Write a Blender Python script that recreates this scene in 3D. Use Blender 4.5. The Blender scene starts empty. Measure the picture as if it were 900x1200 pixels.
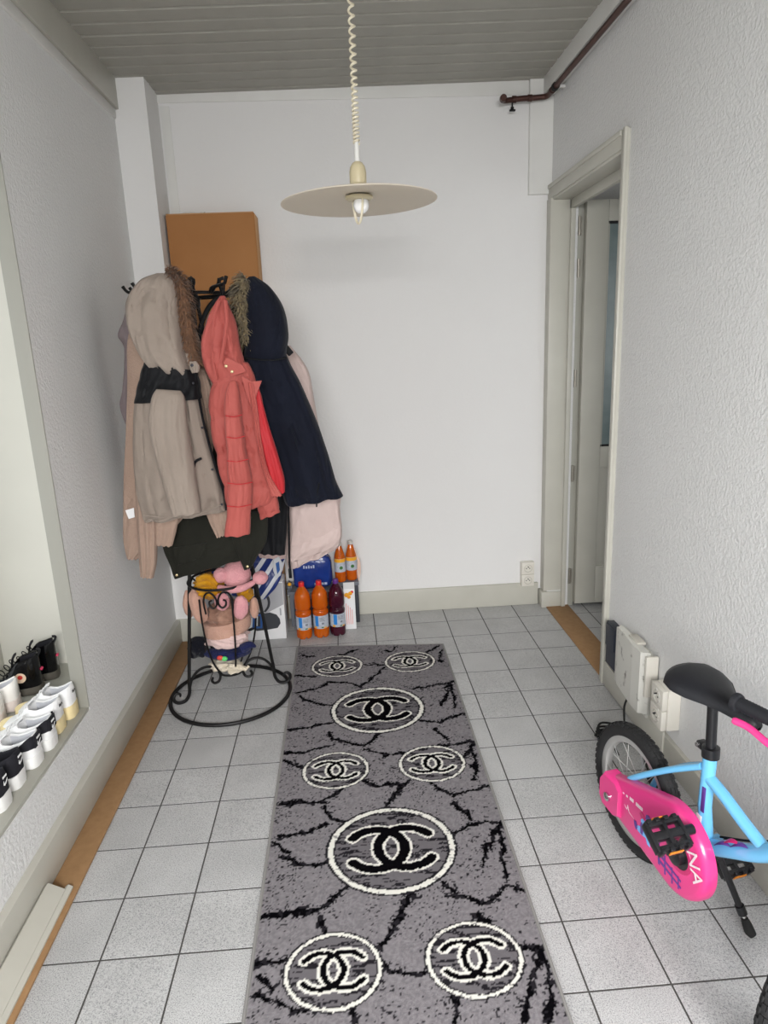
import bpy, bmesh, math, random
import numpy as np
from mathutils import Vector, Matrix, noise as mnoise

# ---------------------------------------------------------------- camera
scene = bpy.context.scene
COL = scene.collection
FPX, YAW, PITCH, ROLL = 791.8, 0.0518, 0.2457, -0.0403
CAM = Vector((0.6978, -3.442, 1.503))
_f = Vector((math.sin(YAW)*math.cos(PITCH), math.cos(YAW)*math.cos(PITCH), -math.sin(PITCH)))
_r = Vector((math.cos(YAW), -math.sin(YAW), 0))
_u = _r.cross(_f)
_r2 = math.cos(ROLL)*_r + math.sin(ROLL)*_u
_u2 = -math.sin(ROLL)*_r + math.cos(ROLL)*_u
cd = bpy.data.cameras.new('camera')
cd.sensor_fit = 'HORIZONTAL'; cd.sensor_width = 36.0
cd.lens = FPX*36.0/900.0
cd.clip_start = 0.05
camo = bpy.data.objects.new('camera', cd); COL.objects.link(camo)
camo.matrix_world = Matrix(((_r2.x, _u2.x, -_f.x, CAM.x), (_r2.y, _u2.y, -_f.y, CAM.y),
                            (_r2.z, _u2.z, -_f.z, CAM.z), (0, 0, 0, 1)))
scene.camera = camo

# ---------------------------------------------------------------- light
vs = scene.view_settings
vs.view_transform = 'Standard'; vs.look = 'None'; vs.gamma = 1.0; vs.use_curve_mapping = False
vs.exposure = 0.42
w = bpy.data.worlds.new('sky'); scene.world = w; w.use_nodes = True
w.node_tree.nodes['Background'].inputs[0].default_value = (0.92, 0.95, 1.0, 1)
w.node_tree.nodes['Background'].inputs[1].default_value = 0.6
def area(name, loc, rot, sx, sy, power, color):
    l = bpy.data.lights.new(name, 'AREA'); l.shape = 'RECTANGLE'; l.size = sx; l.size_y = sy
    l.energy = power; l.color = color
    o = bpy.data.objects.new(name, l); o.location = loc; o.rotation_euler = rot; COL.objects.link(o)
    return o
# assumed daylight: area light outside an opening assumed behind the camera
area('assumed_daylight_front', (0.62, -5.55, 2.55), (math.radians(90-32), 0, 0), 2.2, 2.2, 430, (1.0, 0.992, 0.982))
# assumed daylight: area light at the display window assumed in the left recess
area('assumed_daylight_recess', (-0.70, -2.0, 1.35), (0, math.radians(-90), 0), 1.9, 1.9, 9, (0.97, 0.985, 1.0))
area('fill_next_room', (2.75, -1.85, 1.5), (math.radians(90), 0, 0), 0.7, 1.0, 4, (0.95, 0.98, 1.0))  # unseen fill light added to brighten the room beyond the open door

# ---------------------------------------------------------------- helpers
R = random.Random(7)
def at(px, py, X=None, Y=None, Z=None):
    """point of the room that shows at photo pixel (px, py) on the plane X, Y or Z = const"""
    d = _r2*((px-450)/FPX) + _u2*((600-py)/FPX) + _f
    if X is not None: t = (X-CAM.x)/d.x
    elif Y is not None: t = (Y-CAM.y)/d.y
    else: t = (Z-CAM.z)/d.z
    return CAM + d*t

def lin(c):
    return tuple(((v/255.0)/12.92 if v/255.0 <= 0.04045 else ((v/255.0+0.055)/1.055)**2.4) for v in c)

MATS = {}
def mat(name, rgb, rough=0.6, metal=0.0, bump=None, var=None, spec=0.5, trans=0.0, coat=0.0, sheen=0.0, ior=1.45, bump2=None, coord='Object'):
    """procedural principled material: bump=(scale,strength,distance), var=(scale,rgb2,contrast)"""
    m = bpy.data.materials.new(name); m.use_nodes = True; nt = m.node_tree; N = nt.nodes; L = nt.links
    b = N['Principled BSDF']
    b.inputs['Base Color'].default_value = (*lin(rgb), 1)
    b.inputs['Roughness'].default_value = rough
    b.inputs['Metallic'].default_value = metal
    b.inputs['Specular IOR Level'].default_value = spec
    b.inputs['Transmission Weight'].default_value = trans
    b.inputs['Coat Weight'].default_value = coat
    b.inputs['Sheen Weight'].default_value = sheen
    b.inputs['IOR'].default_value = ior
    tc = N.new('ShaderNodeTexCoord')
    if var:
        n = N.new('ShaderNodeTexNoise'); n.inputs['Scale'].default_value = var[0]; n.inputs['Detail'].default_value = 4
        L.new(tc.outputs[coord], n.inputs['Vector'])
        r = N.new('ShaderNodeValToRGB'); k = var[2] if len(var) > 2 else 0.2
        r.color_ramp.elements[0].position = 0.5-k; r.color_ramp.elements[1].position = 0.5+k
        r.color_ramp.elements[0].color = (*lin(rgb), 1); r.color_ramp.elements[1].color = (*lin(var[1]), 1)
        L.new(n.outputs['Fac'], r.inputs['Fac']); L.new(r.outputs['Color'], b.inputs['Base Color'])
    prev = None
    for bp in (bump, bump2):
        if bp:
            n = N.new('ShaderNodeTexNoise'); n.inputs['Scale'].default_value = bp[0]; n.inputs['Detail'].default_value = 3
            L.new(tc.outputs[coord], n.inputs['Vector'])
            bm_ = N.new('ShaderNodeBump'); bm_.inputs['Strength'].default_value = bp[1]
            bm_.inputs['Distance'].default_value = bp[2] if len(bp) > 2 else 0.002
            L.new(n.outputs['Fac'], bm_.inputs['Height'])
            if prev: L.new(prev.outputs['Normal'], bm_.inputs['Normal'])
            L.new(bm_.outputs['Normal'], b.inputs['Normal']); prev = bm_
    MATS[name] = m
    return m

ORG = {}
def tag(o, label=None, cat=None, group=None, kind=None):
    if label: o['label'] = label
    if cat: o['category'] = cat
    if group: o['group'] = group
    if kind: o['kind'] = kind
    return o
def thing(name, loc, label, cat, group=None, kind=None):
    o = bpy.data.objects.new(name, None); COL.objects.link(o); o.location = loc
    o.empty_display_size = 0.05
    ORG[o] = Vector(loc)
    return tag(o, label, cat, group, kind)

class MB:
    """collects shapes in room coordinates; build() links them as one mesh object"""
    def __init__(s): s.v = []; s.f = []
    def add(s, vs_, fs):
        o = len(s.v); s.v += [tuple(p) for p in vs_]; s.f += [tuple(i+o for i in f) for f in fs]; return s
    def box(s, x0, x1, y0, y1, z0, z1, bev=0.0, seg=2):
        return s.obox(((x0+x1)/2, (y0+y1)/2, (z0+z1)/2), ((1,0,0),(0,1,0),(0,0,1)),
                      (abs(x1-x0)/2, abs(y1-y0)/2, abs(z1-z0)/2), bev, seg)
    def obox(s, c, ax, h, bev=0.0, seg=2):
        c = Vector(c); ax = [Vector(a).normalized() for a in ax]
        bm = bmesh.new(); bmesh.ops.create_cube(bm, size=2)
        for v in bm.verts: v.co = Vector((v.co.x*h[0], v.co.y*h[1], v.co.z*h[2]))
        if bev > 0: bmesh.ops.bevel(bm, geom=bm.edges[:], offset=bev, segments=seg, profile=0.5, affect='EDGES')
        bm.verts.index_update()
        s.add([c + ax[0]*v.co.x + ax[1]*v.co.y + ax[2]*v.co.z for v in bm.verts], [[v.index for v in f.verts] for f in bm.faces])
        bm.free(); return s
    def loft(s, rings, closed=False, cap0=True, cap1=True):
        n = len(rings[0]); m = len(rings); vs_ = [p for r_ in rings for p in r_]; fs = []
        for i in range(m if closed else m-1):
            a = i*n; b = ((i+1) % m)*n
            for j in range(n):
                k = (j+1) % n
                fs.append((a+j, a+k, b+k, b+j))
        if not closed:
            if cap0: fs.append(tuple(range(n-1, -1, -1)))
            if cap1: fs.append(tuple((m-1)*n+j for j in range(n)))
        return s.add(vs_, fs)
    def tube(s, pts, r, seg=8, closed=False, cap=True, flat=1.0):
        pts = [Vector(p) for p in pts]; n = len(pts)
        rs = r if isinstance(r, (list, tuple)) else [r]*n
        tang = []
        for i in range(n):
            a = pts[(i-1) % n] if (closed or i > 0) else pts[i]
            b = pts[(i+1) % n] if (closed or i < n-1) else pts[i]
            tang.append((b-a).normalized())
        t0 = tang[0]; nrm = t0.orthogonal().normalized(); rings = []
        for i in range(n):
            t = tang[i]
            nrm = (nrm - t*nrm.dot(t))
            if nrm.length < 1e-6: nrm = t.orthogonal()
            nrm.normalize(); bi = t.cross(nrm)
            rings.append([pts[i] + nrm*(rs[i]*math.cos(2*math.pi*k/seg)) + bi*(rs[i]*flat*math.sin(2*math.pi*k/seg)) for k in range(seg)])
        return s.loft(rings, closed, cap, cap)
    def lathe(s, prof, c, seg=24, ax=None, cap=True):
        c = Vector(c); z = Vector(ax).normalized() if ax is not None else Vector((0,0,1))
        x = z.orthogonal().normalized(); y = z.cross(x)
        if abs(z.z) > 0.999: x = Vector((1,0,0)); y = Vector((0,1,0))
        rings = [[c + z*h + x*(r_*math.cos(2*math.pi*k/seg)) + y*(r_*math.sin(2*math.pi*k/seg)) for k in range(seg)] for r_, h in prof]
        return s.loft(rings, False, cap, cap)
    def prism(s, poly, ext):
        """poly: 3D outline, extruded along ext"""
        e = Vector(ext); n = len(poly); a = [Vector(p) for p in poly]
        return s.add(a + [p+e for p in a], [tuple(range(n-1, -1, -1)), tuple(range(n, 2*n))] +
                     [(i, (i+1) % n, n+(i+1) % n, n+i) for i in range(n)])
    def blob(s, c, rad, amp=0.1, freq=2.0, seed=0, nu=28, nv=16, rot=None, fine=0.0, sq=1.0):
        c = Vector(c); vs_ = []; fs = []
        for j in range(nv+1):
            ph = math.pi*j/nv
            for i in range(nu):
                th = 2*math.pi*i/nu
                d = Vector((math.sin(ph)*math.cos(th), math.sin(ph)*math.sin(th), math.cos(ph)))
                k = 1 + amp*mnoise.noise(d*freq + Vector((seed*3.1, seed*1.7, seed))) + fine*mnoise.noise(d*freq*5+Vector((seed, 0, 0)))
                e = Vector([math.copysign(abs(q)**sq, q) for q in d])
                p = Vector((e.x*rad[0], e.y*rad[1], e.z*rad[2]))*k
                if rot: p = rot @ p
                vs_.append(c+p)
        for j in range(nv):
            for i in range(nu):
                k = (i+1) % nu
                fs.append((j*nu+i, (j+1)*nu+i, (j+1)*nu+k, j*nu+k))
        return s.add(vs_, fs)
    def build(s, name, m, parent=None, smooth=True, angle=38, base=None, **tags):
        me = bpy.data.meshes.new(name)
        V = np.array(s.v, dtype=float)
        lo, hi = V.min(0), V.max(0)
        if base is not None: o0 = Vector(base)
        elif parent is None: o0 = Vector(((lo[0]+hi[0])/2, (lo[1]+hi[1])/2, lo[2]))
        else: o0 = Vector((lo+hi)/2)
        me.from_pydata((V-np.array(o0)).tolist(), [], s.f)
        bm = bmesh.new(); bm.from_mesh(me); bmesh.ops.recalc_face_normals(bm, faces=bm.faces[:]); bm.to_mesh(me); bm.free()
        if smooth:
            me.polygons.foreach_set('use_smooth', [True]*len(me.polygons))
            me.set_sharp_from_angle(angle=math.radians(angle))
        me.update()
        if m: me.materials.append(m)
        ob = bpy.data.objects.new(name, me); COL.objects.link(ob)
        ORG[ob] = o0
        if parent is not None:
            ob.parent = parent; ob.location = o0 - ORG[parent]
        else: ob.location = o0
        return tag(ob, **tags)

def crom(pts, n, closed=False):
    """Catmull-Rom through tuples of floats"""
    P_ = [np.array(p, float) for p in pts]; m = len(P_); out = []
    if m == 2 and not closed:
        return [tuple(P_[0] + (P_[1]-P_[0])*i/(n-1)) for i in range(n)]
    tot = m if closed else m-1
    for i in range(n):
        u = i*tot/(n if closed else n-1); k = min(int(u), tot-1); t = u-k
        g = (lambda j: P_[j % m]) if closed else (lambda j: P_[min(max(j, 0), m-1)])
        a, b, c, d = g(k-1), g(k), g(k+1), g(k+2)
        out.append(tuple(0.5*((2*b) + (c-a)*t + (2*a-5*b+4*c-d)*t*t + (3*b-a-3*c+d)*t**3)))
    return out
def vec(l): return [Vector(p) for p in l]

def text_mesh(txt, size, m, parent, origin, xdir, ydir, depth=0.0008, name='lettering'):
    """flat lettering: built from the built-in font, converted to mesh"""
    cu = bpy.data.curves.new('tmp', 'FONT'); cu.body = txt; cu.size = size; cu.extrude = depth; cu.align_x = 'CENTER'; cu.align_y = 'CENTER'
    cu.resolution_u = 2
    to = bpy.data.objects.new('tmp', cu); COL.objects.link(to)
    dg = bpy.context.evaluated_depsgraph_get(); me0 = to.evaluated_get(dg).to_mesh()
    vv = [v.co.copy() for v in me0.vertices]; ff = [tuple(p.vertices) for p in me0.polygons]
    bpy.data.objects.remove(to)
    xd = Vector(xdir).normalized(); yd = Vector(ydir).normalized(); zd = xd.cross(yd); o = Vector(origin)
    mb = MB(); mb.add([o + xd*v.x + yd*v.y + zd*v.z for v in vv], ff)
    return mb.build(name, m, parent, smooth=False)
# ================================================================ setting
XL, XR, YB, YF = -0.25, 1.790, 0.182, -4.62
def HZ(x): return 2.672 + 0.016*(x-XL)          # the ceiling hangs a little out of level

m_wall = mat('plaster_wallpaper', (229, 229, 228), 0.85, bump=(95, 0.8, 0.005), bump2=(240, 0.4, 0.003), var=(1.3, (223, 223, 222), 0.3), spec=0.25)
m_wall_back = mat('smooth_wallpaper', (232, 231, 230), 0.85, bump=(75, 0.35, 0.004), spec=0.25, var=(1.0, (227, 226, 225), 0.3))
m_trim = mat('ivory_gloss_paint', (196, 194, 184), 0.42, var=(6, (188, 186, 176), 0.25), bump=(30, 0.08, 0.002))
m_white = mat('white_gloss_paint', (228, 228, 225), 0.5, var=(5, (220, 219, 215), 0.3))
m_ceil = mat('grey_painted_planks', (166, 164, 155), 0.55, var=(9, (157, 155, 146), 0.25), bump=(60, 0.1, 0.002))
m_groove = mat('plank_groove_lit', (214, 210, 196), 0.7)  # paler than the planks: light caught on their chamfers put into the colour
m_niche = mat('grey_ivory_paint', (178, 177, 167), 0.55, var=(4, (170, 169, 160), 0.3))
m_edge = mat('grey_frame_paint', (150, 149, 141), 0.55)
m_cream = mat('cream_paint', (206, 204, 194), 0.55, var=(3, (198, 196, 187), 0.3))
m_grout = mat('dark_grout', (74, 72, 70), 0.9, bump=(200, 0.3, 0.001))
m_mdf = mat('raw_fibreboard', (164, 128, 90), 0.75, var=(40, (146, 112, 76), 0.3), bump=(220, 0.2, 0.001))
m_glassf = mat('frosted_glass', (140, 154, 154), 0.25, spec=0.6, var=(7, (112, 128, 130), 0.25))
m_steel = mat('dull_steel', (165, 160, 150), 0.4, 0.8)
m_black = mat('black_plastic', (22, 22, 24), 0.45)

def tile_material():
    m = bpy.data.materials.new('speckled_tile'); m.use_nodes = True; nt = m.node_tree; N = nt.nodes; L = nt.links
    b = N['Principled BSDF']; b.inputs['Roughness'].default_value = 0.42; b.inputs['Specular IOR Level'].default_value = 0.4
    tc = N.new('ShaderNodeTexCoord'); oi = N.new('ShaderNodeObjectInfo')
    mp = N.new('ShaderNodeVectorMath'); mp.operation = 'ADD'
    sc = N.new('ShaderNodeVectorMath'); sc.operation = 'SCALE'; sc.inputs['Scale'].default_value = 37.0
    L.new(oi.outputs['Location'], sc.inputs[0]); L.new(tc.outputs['Object'], mp.inputs[0]); L.new(sc.outputs[0], mp.inputs[1])
    def ramp(stops):
        r = N.new('ShaderNodeValToRGB'); e = r.color_ramp.elements
        e[0].position, e[0].color = stops[0][0], (*lin(stops[0][1]), 1); e[1].position, e[1].color = stops[-1][0], (*lin(stops[-1][1]), 1)
        for p_, c_ in stops[1:-1]:
            q = e.new(p_); q.color = (*lin(c_), 1)
        return r
    n1 = N.new('ShaderNodeTexNoise'); n1.inputs['Scale'].default_value = 330; n1.inputs['Detail'].default_value = 2; n1.inputs['Roughness'].default_value = 0.7
    L.new(mp.outputs[0], n1.inputs['Vector'])
    r1 = ramp([(0.30, (118, 118, 121)), (0.41, (166, 166, 167)), (0.52, (191, 191, 191)), (0.72, (207, 207, 206))])
    L.new(n1.outputs['Fac'], r1.inputs['Fac'])
    n2 = N.new('ShaderNodeTexNoise'); n2.inputs['Scale'].default_value = 5; L.new(mp.outputs[0], n2.inputs['Vector'])
    r2 = ramp([(0.35, (240, 240, 240)), (0.65, (255, 255, 255))]); L.new(n2.outputs['Fac'], r2.inputs['Fac'])
    mx = N.new('ShaderNodeMix'); mx.data_type = 'RGBA'; mx.blend_type = 'MULTIPLY'; mx.inputs[0].default_value = 1
    L.new(r1.outputs[0], mx.inputs[6]); L.new(r2.outputs[0], mx.inputs[7]); L.new(mx.outputs[2], b.inputs['Base Color'])
    return m
m_tile = tile_material()

# ---- floor: dark grout bed with every tile laid on it (0.2 m grid)
floor = MB().box(-0.65, 3.25, YF-0.15, 0.34, -0.10, -0.0008).build('floor', m_grout, smooth=False, kind='structure', label='light grey speckled tile floor with dark joints', cat='floor')
T = 0.2
def tile_mesh():
    g = 0.0024; c = 0.0004; h = T/2-g; t = 0.008
    rings = [[(-h, -h, -t), (h, -h, -t), (h, h, -t), (-h, h, -t)], [(-h, -h, -c), (h, -h, -c), (h, h, -c), (-h, h, -c)],
             [(-h+c, -h+c, 0), (h-c, -h+c, 0), (h-c, h-c, 0), (-h+c, h-c, 0)]]
    mb = MB(); mb.loft([vec(r_) for r_ in rings])
    me = bpy.data.meshes.new('tile'); me.from_pydata(mb.v, [], mb.f); me.materials.append(m_tile); me.update(); return me
TM = tile_mesh()
def lay_tile(cx, cy, sx=1.0, sy=1.0):
    o = bpy.data.objects.new('tile', TM); COL.objects.link(o); o.parent = floor
    o.location = Vector((cx, cy, R.uniform(-0.0002, 0.0))) - ORG[floor]
    o.scale = (sx, sy, 1); return o
for r_ in range(-1, 15):
    for c_ in range(-2, 15):
        x0, x1 = c_*T, c_*T+T; y1, y0 = -r_*T, -r_*T-T
        if c_ >= 9 and y1 < -1.85: continue
        if c_ >= 9 and r_ % 1 == 0 and y0 > 0.3: continue
        x0 = max(x0, -0.25); y1 = min(y1, 0.18 if c_ < 9 else 0.3)
        if x1-x0 < 0.02 or y1-y0 < 0.02: continue
        lay_tile((x0+x1)/2, (y0+y1)/2, (x1-x0)/T, (y1-y0)/T)
# the floor behind the camera: tiles past the limit, still laid one by one as geometry
rest = MB()
for r_ in range(15, 24):
    for c_ in range(-2, 10):
        x0, x1 = max(c_*T, -0.25)+0.002, min(c_*T+T, 1.82)-0.002
        if x1-x0 > 0.01: rest.box(x0, x1, -r_*T-T+0.002, -r_*T-0.002, -0.008, 0)
rest.build('tiles_by_the_entrance', m_tile, floor, smooth=False, kind='stuff')

# ---- ceiling of planks
cl = MB().add([(XL-.5, YF-.15, HZ(XL-.5)+.0075), (3.25, YF-.15, HZ(3.25)+.0075), (3.25, YB+.2, HZ(3.25)+.0075), (XL-.5, YB+.2, HZ(XL-.5)+.0075),
               (XL-.5, YF-.15, HZ(XL-.5)+.14), (3.25, YF-.15, HZ(XR)+.14), (3.25, YB+.2, HZ(XR)+.14), (XL-.5, YB+.2, HZ(XL-.5)+.14)],
              [(0,1,2,3), (7,6,5,4), (0,4,5,1), (1,5,6,2), (2,6,7,3), (3,7,4,0)])
ceiling = cl.build('ceiling', m_groove, smooth=False, kind='structure', label='grey painted ceiling of narrow tongue and groove planks', cat='ceiling')
PW = 0.0985
pm = MB(); hx = (XR-XL+.04)/2; sl = 0.016*hx; b_ = .011
rings = []
for xx, zz in ((-hx, -sl), (hx, sl)):
    rings.append([(xx, -PW/2+.0035, zz+.018), (xx, -PW/2+.0035, zz+b_), (xx, -PW/2+.0035+b_, zz), (xx, PW/2-.0035-b_*.3, zz), (xx, PW/2-.0035, zz+b_*.5), (xx, PW/2-.0035, zz+.018)])
pm.loft([vec(q) for q in rings])
pme = bpy.data.meshes.new('ceiling_plank'); pme.from_pydata(pm.v, [], pm.f); pme.materials.append(m_ceil); pme.update()
y = 0.13 + PW/2
for i in range(49):
    o = bpy.data.objects.new('ceiling_plank', pme); COL.objects.link(o); o.parent = ceiling
    o.location = Vector(((XL+XR)/2, y, HZ((XL+XR)/2)+R.uniform(-.0008, .0008))) - ORG[ceiling]; y -= PW

# ---- walls
HT = 2.80
# left wall: a thin partition with an opening into a display-window box (opening y -2.95..-1.245, z 0.305..2.25)
NY0, NY1, NZ0, NZ1, ND, PT, BY1, BY0 = -2.95, -1.245, 0.305, 2.25, -0.74, .046, -.88, -3.1
wl = MB()
wl.box(XL-PT, XL, NY1, YB+.2, -.05, HT); wl.box(XL-PT, XL, YF, NY0, -.05, HT)
wl.box(XL-PT, XL, NY0, NY1, -.05, NZ0-.012); wl.box(XL-PT, XL, NY0, NY1, NZ1, HT)
wall_left = wl.build('wall_left', m_wall, smooth=False, kind='structure', label='left wall in white textured wallpaper with a display window opening', cat='wall')
MB().box(ND-.03, XL-.003, BY0, BY1, NZ0-.014, NZ0, .002).build('window_sill', m_niche, wall_left)
MB().box(XL-PT-.002, XL+.0004, NY1-.006, NY1, NZ0, NZ1, .001).build('opening_edge', m_edge, wall_left)
MB().box(XL-PT-.002, XL-.004, NY0, NY0+.006, NZ0, NZ1, .001).build('opening_edge', m_edge, wall_left)
bxw = MB(); bxw.box(ND-.03, XL-PT, BY1, BY1+.03, NZ0-.02, 2.4); bxw.box(ND-.03, XL-PT, BY0-.03, BY0, NZ0-.02, 2.4); bxw.box(ND-.03, XL-PT, BY0, BY1, 2.38, 2.42)
bxw.build('display_box_lining', m_cream, wall_left, smooth=False)
win = thing('window_assumed_1', (ND, (BY0+BY1)/2, NZ0), 'assumed display window with ivory frame at the back of the left recess', 'window', kind='structure')  # window assumed from the light in the recess
MB().box(ND-.022, ND-.016, BY0+.06, BY1-.06, NZ0+.05, 2.33).build('pane', m_glassf, win)
fr = MB()
fr.box(ND-.02, ND+.03, BY0, BY0+.06, NZ0, 2.38, .004); fr.box(ND-.02, ND+.03, BY1-.06, BY1, NZ0, 2.38, .004)
fr.box(ND-.02, ND+.03, BY0+.06, BY1-.06, NZ0, NZ0+.06, .004); fr.box(ND-.02, ND+.03, BY0+.06, BY1-.06, 2.32, 2.38, .004)
fr.build('window_frame', m_cream, win)

wb = MB().box(XL-PT, 1.86, YB, YB+.16, -.05, HT)
wall_back = wb.build('wall_back', m_wall_back, smooth=False, kind='structure', label='plain white wallpapered end wall facing the entrance', cat='wall')
MB().box(XL, 1.67, YB-.007, YB, HZ(.7)-.048, HZ(.7)+.05, .002).build('cornice_strip', m_white, wall_back)
MB().box(-.098, -.055, YB-.006, YB, .13, HZ(0)-.05, .002).build('edge_strip', m_white, wall_back)
# chimney column in the left corner
XC, YC = -0.106, -0.045
wall_col = MB().box(XL-.02, XC, YC, YB+.01, 0, HT).build('wall_column', m_wall_back, smooth=False, kind='structure', label='square white pilaster in the left back corner', cat='wall')
# pipe boxing in the right back corner, high up
MB().box(1.672, XR, YB-.022, YB+.01, 2.19, HT, .003).build('trim_1', m_white, smooth=False, kind='structure', label='white boxed-in panel in the corner above the doorway', cat='trim')

# right wall with doorway
DY0, DY1, DH = -0.742, 0.115, 2.165
wr = MB()
wr.box(XR, XR+.12, YF, DY0, -.05, HT); wr.box(XR, XR+.12, DY0, DY1, DH, HT); wr.box(XR, XR+.12, DY1, YB+.2, -.05, HT)
wall_right = wr.build('wall_right', m_wall, smooth=False, kind='structure', label='right wall in white rough wallpaper beside the doorway', cat='wall')
# unseen wall behind the camera, with an unglazed opening assumed for the daylight
wf = MB()
wf.box(XL-.45, .05, YF-.12, YF, -.05, HT); wf.box(1.55, XR+.12, YF-.12, YF, -.05, HT)
wf.box(.05, 1.55, YF-.12, YF, 2.2, HT); wf.box(.05, 1.55, YF-.12, YF, -.05, .22)
wall_front = wf.build('wall_front', m_wall, smooth=False, kind='structure', label='entrance wall with a tall opening assumed for the daylight', cat='wall')
for x in (.05, .78, 1.51): MB().box(x, x+.04, YF-.06, YF-.01, .22, 2.2, .004).build('assumed_mullion', m_trim, wall_front)  # frame bars of the assumed daylight opening, without glass

# ---- mouldings
tl = thing('trim_2', (XL, -2.3, 2.5), 'painted fascia board running along the top of the left wall', 'trim', kind='structure')
MB().box(XL-.01, XL+.022, YF, YC, HZ(XL)-.125, HZ(XL)+.05, .003).build('fascia', m_trim, tl)
MB().box(XL-.01, XL+.010, YF, YC-.01, HZ(XL)-.165, HZ(XL)-.125, .004).build('moulding', m_white, tl)
MB().box(XR-.055, XR+.01, YF, YB-.03, HZ(XR)-.075, HZ(XR)+.06, .004).build('trim_3', m_white, kind='structure', label='white board under the ceiling above the copper pipe', cat='trim')
# baseboards
BH = .125
def base(name, x0, x1, y0, y1, label, h=BH):
    o = MB().box(x0, x1, y0, y1, 0, h, .004).build(name, m_trim, kind='structure', label=label, cat='baseboard'); return o
bl = base('baseboard_left', XL-.01, -.226, YF, YC-.014, 'long ivory skirting board below the window recess')
base('baseboard_column', XL, XC+.014, YC-.014, YC+.01, 'short skirting board at the foot of the pilaster')
base('baseboard_back', XC+.014, 1.755, YB-.016, YB+.01, 'ivory skirting board along the end wall', .132)
bb = base('baseboard_right', XR-.016, XR+.01, YF, -.80, 'ivory skirting board with a chipped top under the wall boxes', .105)
MB().box(XR-.022, XR-.014, -1.36, -.80, .012, .118, .002).build('patch_board', m_trim, bb)
# loose fibreboard strip along the left skirting
MB().box(-.226, -.143, -3.1, YC-.03, .0005, .009, .0015).build('fibreboard_strip', m_mdf, label='narrow brown fibreboard strip lying along the left skirting board', cat='board')
# loose plastic skirting profile in the near left corner
lp = thing('loose_trim_profile', (-.19, -2.3, .009), 'loose ivory trim profile leaning on the left skirting board', 'trim')
MB().prism([(-.224, -1.77, .042), (-.218, -1.77, .046), (-.172, -1.77, .020), (-.177, -1.77, .013)], (0, -1.3, 0)).build('face_board', m_trim, lp, smooth=False)
MB().prism([(-.178, -1.755, .0095), (-.158, -1.755, .0095), (-.158, -1.755, .015), (-.170, -1.755, .022), (-.178, -1.755, .017)], (0, -1.32, 0)).build('lip', m_trim, lp, smooth=False)

# ---- doorway: threshold, lining, architraves, open door
MB().box(XR-.004, 1.915, DY0-.01, DY1+.045, .0005, .007, .0015).build('threshold_board', m_mdf, label='brown fibreboard threshold strip in the doorway', cat='board')
df = thing('trim_4', (XR, DY0, 0), 'ivory door frame with moulded architrave around the doorway', 'door frame', kind='structure')
AW = .042
MB().box(XR-.018, XR+.005, DY0-AW, DY0, 0, DH+.062, .006).build('architrave', m_trim, df)
MB().box(XR-.024, XR-.008, DY0-AW-.002, DY0-AW+.018, 0, DH+.066, .005).build('architrave_bead', m_trim, df)
MB().box(XR-.018, XR+.005, DY0, YB-.004, DH-.002, DH+.062, .006).build('architrave', m_trim, df)
MB().box(XR-.024, XR-.008, DY0, YB-.004, DH+.045, DH+.066, .005).build('architrave_bead', m_trim, df)
MB().box(XR-.02, 1.868, DY1-.002, YB-.001, .098, DH, .004).build('far_lining', m_trim, df)
MB().box(XR-.032, 1.868, DY1-.012, YB-.001, 0, .094, .004).build('plinth_block', m_trim, df)
MB().box(1.868, 1.892, DY1-.022, YB+.05, 0, DH, .004).build('door_stop', m_trim, df)
MB().box(1.892, 1.945, DY1+.006, YB+.09, 0, DH, .003).build('rebate', m_niche, df)
MB().box(XR-.01, 1.905, DY0, DY1, DH-.012, DH+.005, .003).build('head_lining', m_trim, df)
MB().box(1.868, 1.892, DY0, DY1, DH-.055, DH-.012, .003).build('head_stop', m_trim, df)
MB().box(XR, 1.905, DY0-.01, DY0+.008, 0, DH, .003).build('near_lining', m_trim, df)

door = thing('door_1', (1.935, .10, .015), 'half glazed ivory door standing open into the next room', 'door', kind='structure')
dx0, dx1, dy0, dy1, dz0, dz1 = 1.945, 2.72, .088, .128, .02, 2.145
gx0, gx1 = 2.058, 2.61
MB().box(dx0, gx0, dy0, dy1, dz0, dz1, .004).build('stile', m_trim, door)
MB().box(gx1, dx1, dy0, dy1, dz0, dz1, .004).build('stile', m_trim, door)
MB().box(gx0, gx1, dy0, dy1, 2.045, dz1, .003).build('rail', m_trim, door)
MB().box(gx0, gx1, dy0, dy1, .80, .915, .003).build('rail', m_trim, door)
MB().box(gx0, gx1, dy0, dy1, dz0, .24, .003).build('rail', m_trim, door)
MB().box(gx0, gx1, dy0+.014, dy1-.014, .915, 2.045).build('pane', m_glassf, door)
MB().box(gx0, gx1, dy0+.014, dy1-.014, .24, .80).build('lower_panel', m_trim, door)
MB().box(gx0+.06, gx1-.06, dy0+.006, dy1-.014, .30, .74, .006).build('raised_field', m_trim, door)
MB().box(gx0, gx0+.008, dy0+.004, dy0+.016, .915, 2.045).build('glazing_bead', m_niche, door)
MB().box(gx0, gx1, dy0+.004, dy0+.016, .915, .925).build('glazing_bead', m_black, door)
MB().box(gx0, gx1, dy0+.004, dy0+.016, 2.033, 2.045).build('glazing_bead', m_black, door)
for z in (2.03, 1.83, 1.28, .77, .18):
    h = MB(); h.lathe([(.0075, -.045), (.0075, -.012), (.0065, -.011), (.0065, .011), (.0075, .012), (.0075, .045)], (1.918, DY1-.002, z), 10)
    h.box(1.905, 1.932, DY1+.001, DY1+.005, z-.04, z+.04).build('hinge', m_steel, door)

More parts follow.
